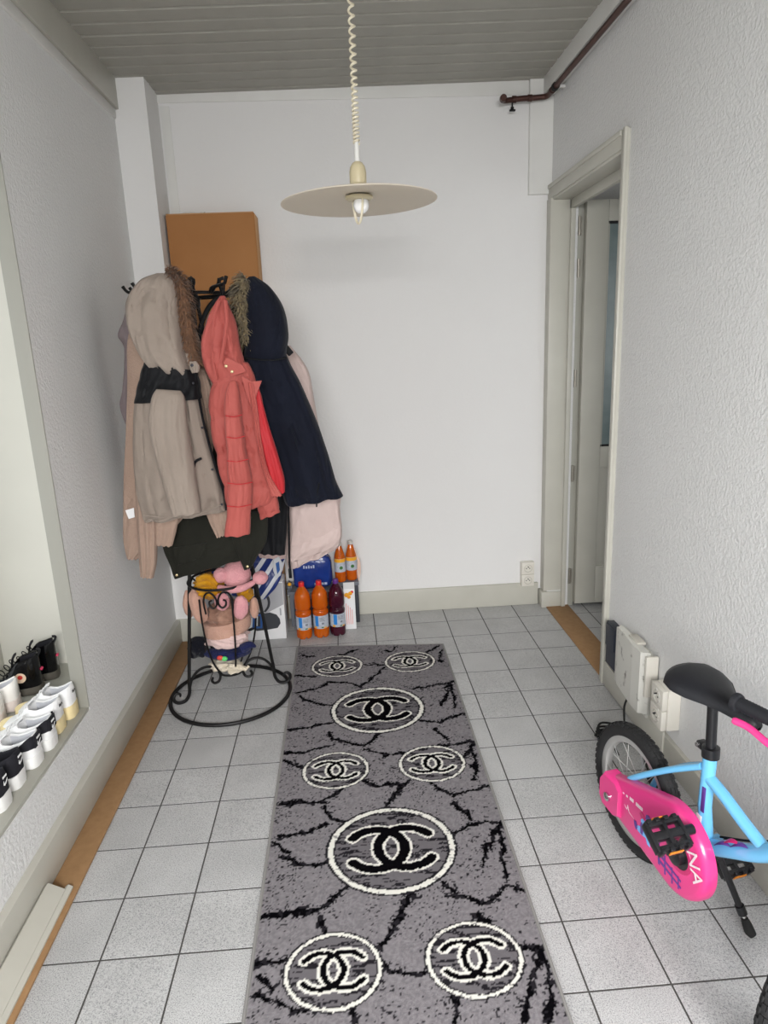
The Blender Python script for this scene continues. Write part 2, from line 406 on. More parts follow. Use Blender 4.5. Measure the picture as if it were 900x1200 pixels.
# ---- the next room, seen through the doorway
nr = MB(); nr.box(1.86, 3.25, .34, .46, -.05, HT); nr.box(3.25, 3.37, -2.2, .46, -.05, HT); nr.box(XR+.12, 3.25, -2.2, -2.08, -.05, HT)
nr.build('wall_next_room', m_wall_back, smooth=False, kind='structure', label='white wall of the room beyond the open door', cat='wall')
base('baseboard_next_room', 1.945, 3.25, .32, .345, 'skirting board in the room beyond the open door', .10)
# ================================================================ runner rug
def vnoise(x, y, seed):
    """value noise on numpy arrays"""
    xi = np.floor(x).astype(np.int64); yi = np.floor(y).astype(np.int64); fx = x-xi; fy = y-yi
    def h(a, b):
        n = (a*374761393 + b*668265263 + seed*974634599) & 0x7fffffff
        n = ((n ^ (n >> 13))*1274126177) & 0x7fffffff
        return ((n ^ (n >> 16)) & 0xffff)/65535.0
    sx = fx*fx*(3-2*fx); sy = fy*fy*(3-2*fy)
    return (h(xi, yi)*(1-sx)+h(xi+1, yi)*sx)*(1-sy) + (h(xi, yi+1)*(1-sx)+h(xi+1, yi+1)*sx)*sy
RX0, RX1, RY1L, RY1R, RY0 = 0.392, 1.134, -0.222, -0.296, -2.92
def build_rug():
    nx, ny = 188, 660
    u = np.linspace(0, 1, nx); v = np.linspace(0, 1, ny)
    U, V = np.meshgrid(u, v)
    X = RX0 + (RX1-RX0)*U
    yt = RY1L + (RY1R-RY1L)*U
    Y = RY0 + (yt-RY0)*V
    # fine weave jitter for ragged outlines
    jx = (vnoise(X/.006, Y/.0075, 1)-.5)*.008; jy = (vnoise(X/.006, Y/.0075, 2)-.5)*.008
    Xj, Yj = X+jx, Y+jy
    sp = vnoise(X/.0042, Y/.0042, 3); big = vnoise(X/.06, Y/.06, 4)
    hat = vnoise(X/.03, Y/.006, 5)
    base = np.array(lin((116, 112, 116))); dark = np.array(lin((38, 36, 40))); blk = np.array(lin((11, 10, 13))); wht = np.array(lin((226, 224, 216)))
    lite = np.array(lin((138, 134, 137)))
    k = np.clip((sp-.5)*1.6+.5, 0, 1)[..., None]
    C = base*(1-k) + lite*k
    dm = (vnoise(X/.009, Y/.0045, 6)*.45 + vnoise(X/.004, Y/.004, 16)*.55) > (.83-.16*big)
    C[dm] = dark
    # cracks
    def seg(px, py, ax, ay, bx, by):
        dx, dy = bx-ax, by-ay; t = np.clip(((px-ax)*dx+(py-ay)*dy)/(dx*dx+dy*dy+1e-12), 0, 1)
        return np.hypot(px-ax-t*dx, py-ay-t*dy)
    A = [[(150,160),(200,152),(240,130),(290,135),(320,145),(345,130),(370,105),(385,92)], [(320,85),(380,88)], [(160,170),(200,190),(248,192)],
         [(130,258),(190,250),(245,238)], [(235,265),(250,285),(330,298),(355,285),(370,265)], [(460,150),(500,143),(550,135),(575,130)],
         [(550,135),(565,165),(570,200)], [(550,135),(545,165),(535,195)], [(480,232),(530,238),(560,225),(600,215)], [(515,255),(545,275),(550,285)],
         [(530,300),(570,295),(625,288)], [(622,290),(597,330)], [(612,300),(622,345),(620,390)], [(120,318),(180,315),(245,300)], [(330,310),(380,325),(430,318)],
         [(120,335),(165,355)], [(330,395),(370,405),(430,400),(450,392)], [(440,398),(400,445),(388,460)], [(105,455),(200,450),(260,430),(272,414)],
         [(230,465),(240,490),(262,502)], [(505,400),(560,435),(600,415),(665,405)], [(560,450),(600,470),(610,492)], [(415,40),(400,52),(385,50)],
         [(528,36),(500,50),(490,62)], [(535,45),(528,80)], [(165,60),(200,66)], [(150,115),(205,118)], [(270,60),(310,45)]]
    B = [[(105,110),(180,100),(235,82)], [(230,30),(240,60),(270,75)], [(230,20),(110,22)], [(410,0),(390,35)], [(560,20),(600,50),(605,65)],
         [(570,100),(620,75),(692,75)], [(688,78),(655,140),(645,190)], [(690,75),(690,150),(705,220)], [(90,130),(130,150)], [(110,165),(180,185),(240,185)],
         [(65,320),(150,312),(220,300),(260,260),(295,240)], [(535,235),(580,265),(640,290),(690,260),(715,240),(762,255)], [(540,265),(600,270)],
         [(460,258),(430,300),(410,360),(370,405)], [(220,330),(222,365)], [(630,320),(660,340)], [(45,445),(130,438)], [(380,440),(410,470),(500,470)],
         [(740,405),(802,410)], [(795,410),(770,480),(755,600)], [(800,410),(812,480),(820,605)], [(50,480),(95,510)], [(35,535),(110,545),(140,570),(270,560)],
         [(300,565),(312,606)], [(575,540),(570,606)]]
    D = np.full(X.shape, 9.0)
    def lines(lst, ox, oy, shift=0.0):
        for pl in lst:
            w_ = [at(ox+p[0]/2.25, oy+p[1]/2.25, Z=.01) for p in pl]
            for a, b in zip(w_[:-1], w_[1:]):
                y0_, y1_ = min(a.y, b.y)+shift-.03, max(a.y, b.y)+shift+.03
                rr = np.where((Y[:, 0] > y0_-.08) & (Y[:, 0] < y1_+.08))[0]
                if len(rr) == 0: continue
                sl_ = slice(rr[0], rr[-1]+1)
                D[sl_] = np.minimum(D[sl_], seg(Xj[sl_], Yj[sl_], a.x, a.y+shift, b.x, b.y+shift))
    wob = (vnoise(X/.03, Y/.03, 8)-.5)*.02; wob2 = (vnoise(X/.03, Y/.03, 9)-.5)*.02
    Xj = Xj+wob; Yj = Yj+wob2
    lines(A, 280, 740); lines(B, 280, 930); lines([q for q in A], 280, 740, -.8115*2.5+.0)
    th = .0040 + .0055*vnoise(X/.02, Y/.02, 10)
    C[D < th] = blk
    fr_ = (D < th+.008) & (vnoise(X/.007, Y/.007, 12) > .66); C[fr_] = dark
    # woven medallions
    Xr, Yr = X+jx*.45, Y+jy*.45
    def medal(cx, cy, rx, ry, bw, wwid, ringw):
        qx, qy = (Xr-cx)/rx, (Yr-cy)/ry; r_ = np.hypot(qx, qy)
        ins = r_ < 1.0
        C[(r_ < 1.06)] = base*.86
        C[ins & (hat > .58) & (sp > .28)] = dark
        C[(r_ > 1.035) & (r_ < 1.075)] = dark
        ring = (r_ > 1.035-ringw) & (r_ < 1.035)
        C[ring] = wht
        C[ring & (vnoise(X/.010, Y/.006, 13) > .82)] = np.array(lin((150, 148, 146)))
        C[(r_ > 1.0-ringw) & (r_ < 1.035-ringw)] = dark
        rad, off, tip = .475, .255, math.radians(142)
        best = np.full(X.shape, 9.0)
        for s_ in (-1, 1):
            ex, ey = (qx-s_*off)*(-s_), qy                      # each arc is open away from the middle
            an = np.arctan2(ey, ex); d = np.abs(np.hypot(ex, ey)-rad)
            tx, ty = rad*math.cos(tip), rad*math.sin(tip)
            d = np.where(np.abs(an) < tip, d, np.hypot(ex-tx, np.abs(ey)-ty))
            best = np.minimum(best, d)
        C[(best < bw+wwid) & ins] = wht
        C[(best < bw) & ins] = blk
    for cy in (-.466, -1.283, -2.092, -2.905):
        for cx in (.597, .948): medal(cx, cy, .1165, .104, .062, .068, .085)
    for cy in (-.882, -1.692, -2.50): medal(.770, cy, .187, .173, .082, .04, .085)
    # fine light edge binding
    ed = (X-RX0 < .006) | (RX1-X < .006) | (yt-Y < .006)
    C[ed] = np.array(lin((138, 136, 134)))
    Z = .0075 + .0016*(sp-.5) + .001*(vnoise(X/.1, Y/.1, 15)-.5)
    edge = np.minimum(np.minimum(X-RX0, RX1-X), np.minimum(yt-Y, Y-RY0))
    Z = np.where(edge < .001, .0015, Z)
    me = bpy.data.meshes.new('runner_rug')
    verts = np.stack([X-(RX0+RX1)/2, Y-(RY0+RY1L)/2, Z], -1).reshape(-1, 3)
    idx = np.arange(nx*ny).reshape(ny, nx)
    q = np.stack([idx[:-1, :-1], idx[:-1, 1:], idx[1:, 1:], idx[1:, :-1]], -1).reshape(-1, 4)
    me.vertices.add(len(verts)); me.vertices.foreach_set('co', verts.ravel())
    me.loops.add(q.size); me.loops.foreach_set('vertex_index', q.ravel().astype(np.int32))
    me.polygons.add(len(q)); me.polygons.foreach_set('loop_start', np.arange(0, q.size, 4, dtype=np.int32))
    me.polygons.foreach_set('use_smooth', np.ones(len(q), bool))
    me.update(calc_edges=True); me.validate()
    ca = me.color_attributes.new('weave', 'FLOAT_COLOR', 'POINT')
    ca.data.foreach_set('color', np.concatenate([C.reshape(-1, 3), np.ones((nx*ny, 1))], 1).ravel().astype(np.float32))
    m = mat('woven_pile', (120, 116, 118), 0.95, bump=(420, 0.6, 0.002), spec=0.0)
    at_ = m.node_tree.nodes.new('ShaderNodeAttribute'); at_.attribute_name = 'weave'
    m.node_tree.links.new(at_.outputs['Color'], m.node_tree.nodes['Principled BSDF'].inputs['Base Color'])
    me.materials.append(m)
    root = thing('runner_rug', ((RX0+RX1)/2, (RY0+RY1L)/2, .0), 'long grey runner rug with black cracks and white ringed monogram medallions', 'rug')
    o = bpy.data.objects.new('pile', me); COL.objects.link(o); o.parent = root; ORG[o] = ORG[root]
    m_bind = mat('rug_binding', (140, 138, 136), 0.9)
    b = MB(); x0, x1 = RX0, RX1
    b.tube([(x0, RY0, .005), (x0, RY1L, .005)], .004, 6); b.tube([(x1, RY0, .005), (x1, RY1R, .005)], .004, 6); b.tube([(x0, RY1L, .005), (x1, RY1R, .005)], .004, 6)
    b.build('edge_binding', m_bind, root)
build_rug()
# ================================================================ pendant lamp
m_ivory = mat('aged_ivory_plastic', (226, 218, 196), 0.4, var=(12, (214, 204, 180), 0.3))
m_ivory2 = mat('yellowed_plastic', (205, 193, 160), 0.4)
m_opal = mat('opal_glass_shade', (238, 232, 222), 0.32, trans=0.25, spec=0.5)
m_bulb = mat('opal_bulb', (236, 236, 236), 0.25)
_n = m_opal.node_tree; _t = _n.nodes.new('ShaderNodeBsdfTranslucent'); _t.inputs[0].default_value = (*lin((252, 244, 232)), 1); _mx = _n.nodes.new('ShaderNodeMixShader'); _mx.inputs[0].default_value = .55
_n.nodes['Principled BSDF'].inputs['Transmission Weight'].default_value = 0
_n.links.new(_n.nodes['Principled BSDF'].outputs[0], _mx.inputs[1]); _n.links.new(_t.outputs[0], _mx.inputs[2]); _n.links.new(_mx.outputs[0], _n.nodes['Material Output'].inputs[0])
LX, LY, LZ = 0.776, -1.20, 1.935
lamp = thing('pendant_lamp', (LX, LY, 1.86), 'ivory pendant lamp with flat disc shade on a coiled cord', 'lamp')
cord = MB(); pts = []
z0, z1, n = 2.085, 2.69, 620
tz = 0.0
zz = z0
for i in range(n+1):
    u = i/n
    pitch = .0105 + .020*min(1, max(0, (u-.15)/.4))
    a = 2*math.pi*i/14
    pts.append(Vector((LX + (zz-2.085)*.004 + .0078*math.cos(a), LY+.0078*math.sin(a), zz))); zz += pitch/14
    if zz > 2.69: break
cord.tube(pts, .0036, 6); cord.build('coiled_cord', m_ivory, lamp)
MB().lathe([(.0075, 2.035), (.0085, 2.04), (.0075, 2.07), (.0065, 2.088)], (LX, LY, 0), 14).build('cord_grip', m_white, lamp)
MB().lathe([(.0245, 1.975), (.0255, 1.98), (.0255, 2.008), (.0225, 2.022), (.015, 2.033), (.006, 2.038)], (LX, LY, 0), 24).build('lamp_holder', m_ivory2, lamp)
MB().lathe([(.039, 1.949), (.036, 1.952), (.030, 1.966), (.0262, 1.974)], (LX, LY, 0), 24).build('shade_ring', m_ivory2, lamp)
sh = MB(); prof = [(.033, LZ+.014), (.06, LZ+.012), (.12, LZ+.006), (.18, LZ+.0), (.225, LZ-.006), (.2385, LZ-.010), (.2395, LZ-.013), (.2375, LZ-.0135), (.225, LZ-.010), (.18, LZ-.004), (.12, LZ+.002), (.06, LZ+.008), (.033, LZ+.010)]
rings = []
for r_, h_ in prof: rings.append([Vector((LX+r_*math.cos(2*math.pi*k/72), LY+r_*math.sin(2*math.pi*k/72), h_ + .003*r_*math.cos(2*math.pi*k/72)/.24)) for k in range(72)])
sh.loft(rings, closed=True).build('disc_shade', m_opal, lamp)
MB().lathe([(.042, LZ+.004), (.043, LZ-.001), (.036, LZ-.006), (.024, LZ-.006)], (LX, LY, 0), 28).build('retaining_ring', m_ivory2, lamp)
MB().lathe([(.0005, LZ-.046), (.012, LZ-.043), (.021, LZ-.034), (.0245, LZ-.022), (.022, LZ-.008), (.014, LZ+.004)], (LX+.006, LY, 0), 20).build('bulb', m_bulb, lamp)
hp = [Vector((LX-.004+.0*i, LY-.030+.06*i/16, LZ-.002-.072*math.sin(math.pi*i/16)**.6)) for i in range(17)]
rot = Matrix.Rotation(math.radians(28), 4, 'Z')
hp = [Vector((LX, LY, 0)) + (rot @ (p-Vector((LX, LY, 0)))) for p in hp]
MB().tube(hp, .0042, 8, flat=.7).build('pull_handle', m_ivory, lamp)
MB().lathe([(.045, HZ(LX)-.03), (.048, HZ(LX)-.005), (.048, HZ(LX)+.004)], (LX, LY, 0), 24).build('ceiling_rose', m_ivory, lamp)

# ================================================================ copper pipe
m_copper = mat('tarnished_copper', (92, 60, 52), 0.42, 0.5, var=(14, (66, 44, 40), 0.3))
m_rub = mat('black_rubber', (24, 24, 24), 0.8)
pipe = thing('copper_pipe', (1.745, -2.0, 2.59), 'tarnished copper pipe along the ceiling edge ending in a bent stub', 'pipe')
PZ = 2.603
MB().tube([(1.745, YF, PZ+.0), (1.745, -.02, PZ+.012)], .0115, 12).build('long_run', m_copper, pipe)
cr = crom([(1.745, -.02, PZ+.012), (1.745, .06, PZ+.012), (1.738, .105, PZ+.008), (1.70, .118, PZ+.006), (1.62, .122, PZ+.004), (1.57, .124, PZ+.0), (1.535, .116, PZ-.005), (1.518, .085, PZ-.01), (1.515, .045, PZ-.014)], 40)
MB().tube(vec(cr), .0125, 12).build('bent_end', m_copper, pipe)
for p_, q_ in (((1.745, .045, PZ+.012), (0, 1, 0)), ((1.66, .12, PZ+.005), (1, 0, 0)), ((1.585, .124, PZ+.002), (1, 0, 0)), ((1.515, .05, PZ-.014), (0, 1, .1))):
    MB().lathe([(.0125, -.012), (.0155, -.009), (.0155, .009), (.0125, .012)], p_, 14, q_).build('fitting', m_copper, pipe)
cl_ = MB(); cl_.lathe([(.0118, -.012), (.018, -.011), (.018, .011), (.0118, .012)], (1.745, -.005, PZ+.012), 16, (0, 1, 0)); cl_.build('clamp', m_rub, pipe)
MB().box(1.755, XR+.004, -.013, .003, PZ+.006, PZ+.018, .002).build('clamp_bracket', m_white, pipe)
vlv = MB(); vlv.lathe([(.004, -.03), (.008, -.028), (.008, -.02), (.004, -.018), (.004, 0)], (1.575, .12, PZ-.012), 10); vlv.box(1.562, 1.59, .114, .126, PZ-.05, PZ-.042, .002); vlv.build('drain_plug', m_rub, pipe)

# ================================================================ sockets and wall boxes
m_soc = mat('aged_white_socket', (222, 218, 208), 0.4)
m_soc2 = mat('socket_recess', (200, 196, 186), 0.5)
def double_socket(o0, nrm, side, label, wd=.074, hh=.072, dep=.038):
    """surface-mounted double socket, nrm = out of the wall"""
    o0, nrm, side = Vector(o0), Vector(nrm), Vector(side); up = Vector((0, 0, 1))
    t = thing('double_socket', o0, label, 'socket')
    MB().obox(o0+nrm*dep*.35+up*hh, (side, nrm, up), (wd/2, dep*.35, hh), .004).build('back_box', m_soc, t)
    for k in (0, 1):
        c = o0 + nrm*dep*.85 + up*(hh*(.5+k)+0)
        f_ = MB().obox(c, (side, nrm, up), (wd/2-.001, dep*.15, hh/2-.001), .003).build('cover', m_soc, t)
        MB().lathe([(.0235, -.001), (.0235, .0012), (.021, .0022), (.019, -.0005), (.0, -.001)], c+nrm*dep*.15, 24, nrm).build('socket_rim', m_soc2, f_)
        pn = MB()
        for s_ in (-1, 1): pn.lathe([(.0032, 0), (.0032, .0008)], c+nrm*(dep*.15+.0004)+side*(.0095*s_), 8, nrm)
        pn.lathe([(.0028, 0), (.0024, .010)], c+nrm*(dep*.15)+up*.010, 8, nrm)
        pn.build('contact', m_black, f_)
    return t
ds0 = double_socket((1.689, YB, .120), (0, -1, 0), (1, 0, 0), 'ivory double wall socket above the end wall skirting board')
ds = double_socket((XR, -1.385, .165), (-1, 0, 0), (0, -1, 0), 'paint spattered double socket box beside the phone box on the right wall', .088, .076, .066)
m_paint = mat('white_paint_drips', (244, 242, 236), 0.3)
sp = MB()
for i in range(9):
    a, b = R.uniform(-.03, .03), R.uniform(.02, .14)
    sp.lathe([(R.uniform(.003, .008), 0), (.0005, .0014)], (XR-.067, -1.385+a, .165+b), 7, (-1, 0, 0))
sp.build('paint_drips', m_paint, ds, kind='stuff')
# phone / junction box, dirty white
m_dirty = mat('smudged_white_plastic', (216, 215, 208), 0.45, var=(26, (120, 116, 106), 0.09))
m_dirty.node_tree.nodes['Color Ramp'].color_ramp.elements[0].position = 0.60; m_dirty.node_tree.nodes['Color Ramp'].color_ramp.elements[1].position = 0.74
jb = thing('phone_junction_box', (XR, -1.12, .12), 'smudged white phone junction box on the right wall with sloping cover', 'junction box')
MB().box(XR-.034, XR+.002, -1.245, -.945, .105, .345, .004).build('back_box', m_dirty, jb)
MB().prism([(XR-.034, -.985, .125), (XR-.052, -1.01, .125), (XR-.064, -1.17, .125), (XR-.062, -1.235, .125), (XR-.030, -1.250, .125), (XR-.030, -.985, .125)], (0, 0, .245)).build('cover', m_dirty, jb, smooth=False)
MB().box(XR-.05, XR-.004, -1.262, -1.248, .20, .36, .003).build('end_cap', m_soc, jb)
MB().box(XR-.045, XR-.012, -1.17, -1.09, .366, .376, .002).build('vent', m_soc2, jb)
bx = thing('black_adapter', (XR, -.875, .17), 'flat black adapter box mounted next to the door frame', 'adapter')
m_blk2 = mat('blue_black_plastic', (44, 48, 60), 0.45)
MB().box(XR-.030, XR+.002, -.935, -.835, .135, .325, .004).build('case', m_blk2, bx)
MB().box(XR-.036, XR-.028, -.93, -.842, .22, .318, .002).build('front_plate', m_blk2, bx)
# black power cable: from the box down to a coil on the floor
cab = thing('power_cable', (1.66, -1.25, 0), 'black power cable running from the phone box to a coil on the floor', 'cable')
cp = crom([(1.735, -1.13, .125), (1.722, -1.135, .09), (1.715, -1.16, .04), (1.70, -1.20, .008), (1.68, -1.24, .006)], 30)
MB().tube(vec(cp), .0042, 8).build('lead', m_rub, cab)
co = MB()
for k in range(4):
    co.tube([Vector((1.645+.052*math.cos(a)+.004*k, -1.185+.030*math.sin(a)*(1+.15*k), .008+.008*k+.006*math.sin(a*2+k))) for a in [2*math.pi*i/28 for i in range(28)]], .0042, 7, closed=True)
co.build('coil', m_rub, cab)
MB().tube(vec(crom([(1.67, -1.20, .006), (1.72, -1.30, .006), (1.70, -1.40, .006), (1.685, -1.48, .012)], 24)), .0042, 8).build('lead', m_rub, cab)
MB().lathe([(.006, -.05), (.012, -.03), (.019, -.008), (.020, .006), (.018, .008)], (1.682, -1.50, .021), 14, (.2, -1, .0)).build('plug', m_rub, cab)
# ================================================================ coat stand
m_iron = mat('black_wrought_iron', (24, 23, 24), 0.5, 0.4, bump=(160, 0.25, 0.001))
AX, AY = 0.135, -0.66
stand = thing('coat_stand', (AX, AY, 0), 'black wrought iron coat stand with scroll feet and umbrella basket', 'coat stand')
def circ(cx, cy, z, r_, n=64): return [Vector((cx+r_*math.cos(2*math.pi*i/n), cy+r_*math.sin(2*math.pi*i/n), z)) for i in range(n)]
MB().tube(circ(AX-.01, AY-.005, .0085, .262), .0085, 8, closed=True).build('base_ring', m_iron, stand)
feet = []
for ang in (200, 12, 106):
    a = math.radians(ang); rad = Vector((math.cos(a), math.sin(a), 0)); up = Vector((0, 0, 1)); c = Vector((AX, AY, 0))
    foot = c + rad*.185 + up*.10; top = c + rad*.012 + up*1.70
    MB().tube([foot, top], .0075, 8).build('post', m_iron, stand)
    # foot scroll: bends outwards on to the ring and curls up
    pl = [(.185, .10), (.188, .055), (.205, .024), (.232, .017), (.252, .028), (.256, .050), (.243, .064), (.228, .058), (.228, .046)]
    MB().tube([c+rad*p[0]+up*p[1] for p in crom(pl, 34)], [.0075]*22+[.0075-.0003*i for i in range(12)], 8).build('foot_scroll', m_iron, stand)
    # inner brace: arches towards the middle and curls down
    pl = [(.187, .065), (.172, .115), (.14, .150), (.10, .158), (.065, .140), (.050, .108), (.058, .080), (.078, .074), (.088, .088), (.082, .102)]
    MB().tube([c+rad*p[0]+up*p[1] for p in crom(pl, 36)], .006, 8).build('brace_scroll', m_iron, stand)
URZ = .548
MB().tube(circ(AX, AY, URZ, .142), .0055, 8, closed=True).build('basket_ring', m_iron, stand)
MB().tube(circ(AX, AY, .118, .052, 32), .005, 8, closed=True).build('basket_bottom_ring', m_iron, stand)
for ang in (-66, 20, 54, 114, 150, 234):
    a = math.radians(ang); rad = Vector((math.cos(a), math.sin(a), 0)); c = Vector((AX, AY, 0))
    pl = [(.136, .50), (.135, .42), (.124, .30), (.095, .19), (.052, .118)]
    MB().tube([c+rad*p[0]+Vector((0, 0, p[1])) for p in crom(pl, 16)], .0042, 6).build('basket_rod', m_iron, stand)
# heart scrolls between ring and rods (curled in the basket's surface)
for ang in (-90, 30, 90, 150):
    a0 = math.radians(ang)
    for s_ in (-1, 1):
        pl = [(22.5, .44), (24, .49), (19, .528), (10, .538), (2.5, .515), (1.5, .485), (7, .468), (12.5, .478), (13, .497), (9, .503)]
        q = []
        for dg_, z in crom(pl, 34):
            a = a0 + math.radians(s_*dg_*1.05); r_ = .144 - (URZ-z)*.07
            q.append(Vector((AX+r_*math.cos(a), AY+r_*math.sin(a), z)))
        MB().tube(q, .0042, 6).build('heart_scroll', m_iron, stand)
MB().tube(circ(AX, AY, 1.708, .150), .0065, 8, closed=True).build('top_ring', m_iron, stand)
MB().lathe([(.022, 1.66), (.026, 1.67), (.026, 1.70), (.014, 1.72), (.010, 1.74), (.0155, 1.755), (.0155, 1.768), (.001, 1.78)], (AX, AY, 0), 16).build('finial', m_iron, stand)
for ang in (0, 90, 180, 270):
    a = math.radians(ang); MB().tube([(AX, AY, 1.70), (AX+.15*math.cos(a), AY+.15*math.sin(a), 1.708)], .0055, 6).build('top_spoke', m_iron, stand)
for ang, r1 in ((180, .262), (166, .262), (120, .22), (60, .25), (30, .30), (0, .11), (-25, .22), (-52, .22), (-55, .30), (-80, .24), (-115, .24), (-145, .23)):
    a = math.radians(ang); rad = Vector((math.cos(a), math.sin(a), 0)); c = Vector((AX, AY, 0))
    if r1 < .15: pl = [(.10, 1.70), (.108, 1.715), (.112, 1.735), (.106, 1.755), (.112, 1.765), (.124, 1.768)]
    else: pl = [(.148, 1.708), (.16, 1.712), (.18, 1.724), (r1-.028, 1.727), (r1-.012, 1.733), (r1, 1.750)]
    MB().tube([c+rad*p[0]+Vector((0, 0, p[1])) for p in crom(pl, 18)], [.006]*16+[.0065, .007], 7).build('hook', m_iron, stand)

# ================================================================ tall carton behind the coats
m_card = mat('brown_cardboard', (176, 124, 76), 0.85, var=(5, (164, 112, 66), 0.3), bump=(14, 0.1, 0.003))
m_card2 = mat('cardboard_edge', (204, 158, 112), 0.85, var=(9, (190, 144, 98), 0.3))
ct = thing('tall_carton', (.09, .105, 0), 'tall flat brown cardboard carton standing behind the coats', 'carton')
MB().box(-.097, .318, .045, .168, 0, 2.125, .004).build('body', m_card, ct)
MB().box(-.095, .314, .050, .166, 2.1255, 2.131, .001).build('top_flap', m_card2, ct)
MB().box(.3185, .3215, .047, .166, .01, 2.12, .001).build('side_panel', m_card2, ct)
MB().tube([(-.04+.012*math.sin(i*.9)+.01*i, .10, 2.137+.006*abs(math.sin(i*.8))) for i in range(14)], .003, 6).build('string', m_dirty, ct)

# ================================================================ coats
def fabric(name, rgb, rgb2=None, rough=.85, wr=(14, .35, .02), fine=(420, .25, .001), sheen=.06):
    return mat(name, rgb, rough, var=(5, rgb2 or tuple(max(0, int(v*.9)) for v in rgb), .3), bump=wr, bump2=fine, sheen=sheen, spec=.2)
def cloth(name, rows, Y, th, m, parent, nrow=72, seg=88, fold=(.010, 3.0, 0.), puff=None, hem=True, seed=0, sag=.002, Yoff=None, top_close=True):
    """garment piece: rows of (left px, right px[, half depth][, Y]) at depth Y, swept as a flattened tube with folds"""
    data = []
    for r_ in rows:
        (lx, ly), (rx, ry) = r_[0], r_[1]
        t_ = r_[2] if len(r_) > 2 else th; yy = r_[3] if len(r_) > 3 else Y
        a, b = at(lx, ly, Y=yy), at(rx, ry, Y=yy)
        data.append((a.x, a.y, a.z, b.x, b.y, b.z, t_))
    rs = crom(data, nrow); rings = []
    for i, q in enumerate(rs):
        v = i/(nrow-1); A_, B_ = Vector(q[:3]), Vector(q[3:6]); c = (A_+B_)/2; h = (B_-A_)/2; t_ = max(q[6], .004)
        pf = 1.0; zp = 0
        if puff: 
            ph = (v*puff[0]) % 1.0; pf = 1 - puff[1]*(1-abs(math.sin(math.pi*ph))**.5)
        ring = []
        for k in range(seg):
            a = 2*math.pi*k/seg; ca, sa = math.cos(a), math.sin(a)
            ex = math.copysign(abs(ca)**.8, ca); ey = math.copysign(abs(sa)**.75, sa)
            wv = fold[0]*math.sin(fold[1]*math.pi*ex + fold[2] + 1.1*math.sin(2.3*v+seed)) * (.35+.65*v)
            sz = Vector((0, 0, (1 if sa > 0 else -1)*3.0+seed)); q_ = max(.25, min(1.0, h.length/.14))
            nz = q_*(.014*mnoise.noise(Vector((ex*2.6+seed*5+.8*v, v*2.2, 0))+sz) + .009*mnoise.noise(Vector((ex*5.5+seed+2.0*v, v*5.0+1.2*ex, 0))+sz*2) + .0035*mnoise.noise(Vector((ex*11+seed, v*13-2*ex, 0))+sz*3))
            cr2 = mnoise.noise(Vector((ex*3.1-seed, v*4.2+.9*ex+seed*2, 7.0))+sz); nz -= q_*.010*max(0, 1-abs(cr2)*9)
            tk = max(.3, min(1.0, t_/.045)); nz *= tk; wv *= tk
            if not hem: tm = 1-max(0, min(1, (v-.72)/.25))*.85; nz *= tm; wv *= tm
            d = t_*pf*ey + (wv + nz)*min(1, abs(ey)*1.4)*(1 if sa >= 0 else -1)
            dip = Vector((0, 0, -sag*math.sin(fold[1]*1.3*ex*math.pi+fold[2])*v*v))
            edge = h*(1 + .035*mnoise.noise(Vector((v*6, seed*3.3, ca))))
            ring.append(c + edge*ex*(.5+.5*pf if puff else 1) + Vector((0, -1, 0))*d + dip)
        rings.append(ring)
    if hem:                                            # turned-in hem: the bottom is hollow
        last = rings[-1]; c = sum(last, Vector())/seg
        rings.append([c + (p-c)*.90 for p in last]); rings.append([c+(p-c)*.86+(sum(rings[-9], Vector())/seg-c)*.6 for p in last])
    mb = MB(); mb.loft(rings)
    return mb.build(name, m, parent, angle=60)
def strip(name, pts, Y, r_, m, parent, seg=6, n=30, flat=1.0):
    return MB().tube(vec(crom([tuple(at(p[0], p[1], Y=Y)) for p in pts], n)), r_, seg, flat=flat).build(name, m, parent)
def snap(pts, Y, m, parent, r_=.0055, name='snap'):
    for p in pts: MB().lathe([(r_, 0), (r_, .002), (r_*.5, .0035), (0.0003, .0035)], at(p[0], p[1], Y=Y), 10, (0, -1, 0)).build(name, m, parent)
def fur(name, pts, Y, r_, m, parent, n=900, ln=.03, seed=3, droop=.4):
    """fur trim: a core with hair blades on it"""
    rr = random.Random(seed); core = vec(crom([tuple(at(p[0], p[1], Y=p[2] if len(p) > 2 else Y)) for p in pts], 40))
    mb = MB(); mb.tube(core, [r_*(.55+.45*math.sin(math.pi*min(1, (i+2)/14)*.5))*(.75 if i > 36 else 1)*.72 for i in range(40)], 10)
    for i in range(n):
        k = rr.random()*38.9; j = int(k); p = core[j].lerp(core[j+1], k-j); t = (core[j+1]-core[j]).normalized()
        d = Vector((rr.gauss(0, 1), rr.gauss(0, 1), rr.gauss(0, 1))); d -= t*d.dot(t); d.normalize()
        root_ = p + d*r_*.62; out = (d + Vector((0, 0, -droop)) + t*rr.uniform(-.5, .5)).normalized()
        L_ = ln*rr.uniform(.5, 1.15); w_ = out.cross(t).normalized()*.0042
        bend = Vector((rr.uniform(-1, 1), rr.uniform(-1, 1), -1))*.25*L_
        mid = root_+out*L_*.55; tip = root_+out*L_+bend
        mb.add([root_-w_, root_+w_, mid+w_*.6, mid-w_*.6, tip], [(0, 1, 2, 3), (3, 2, 4)])
    return mb.build(name, m, parent, angle=180, kind='stuff')

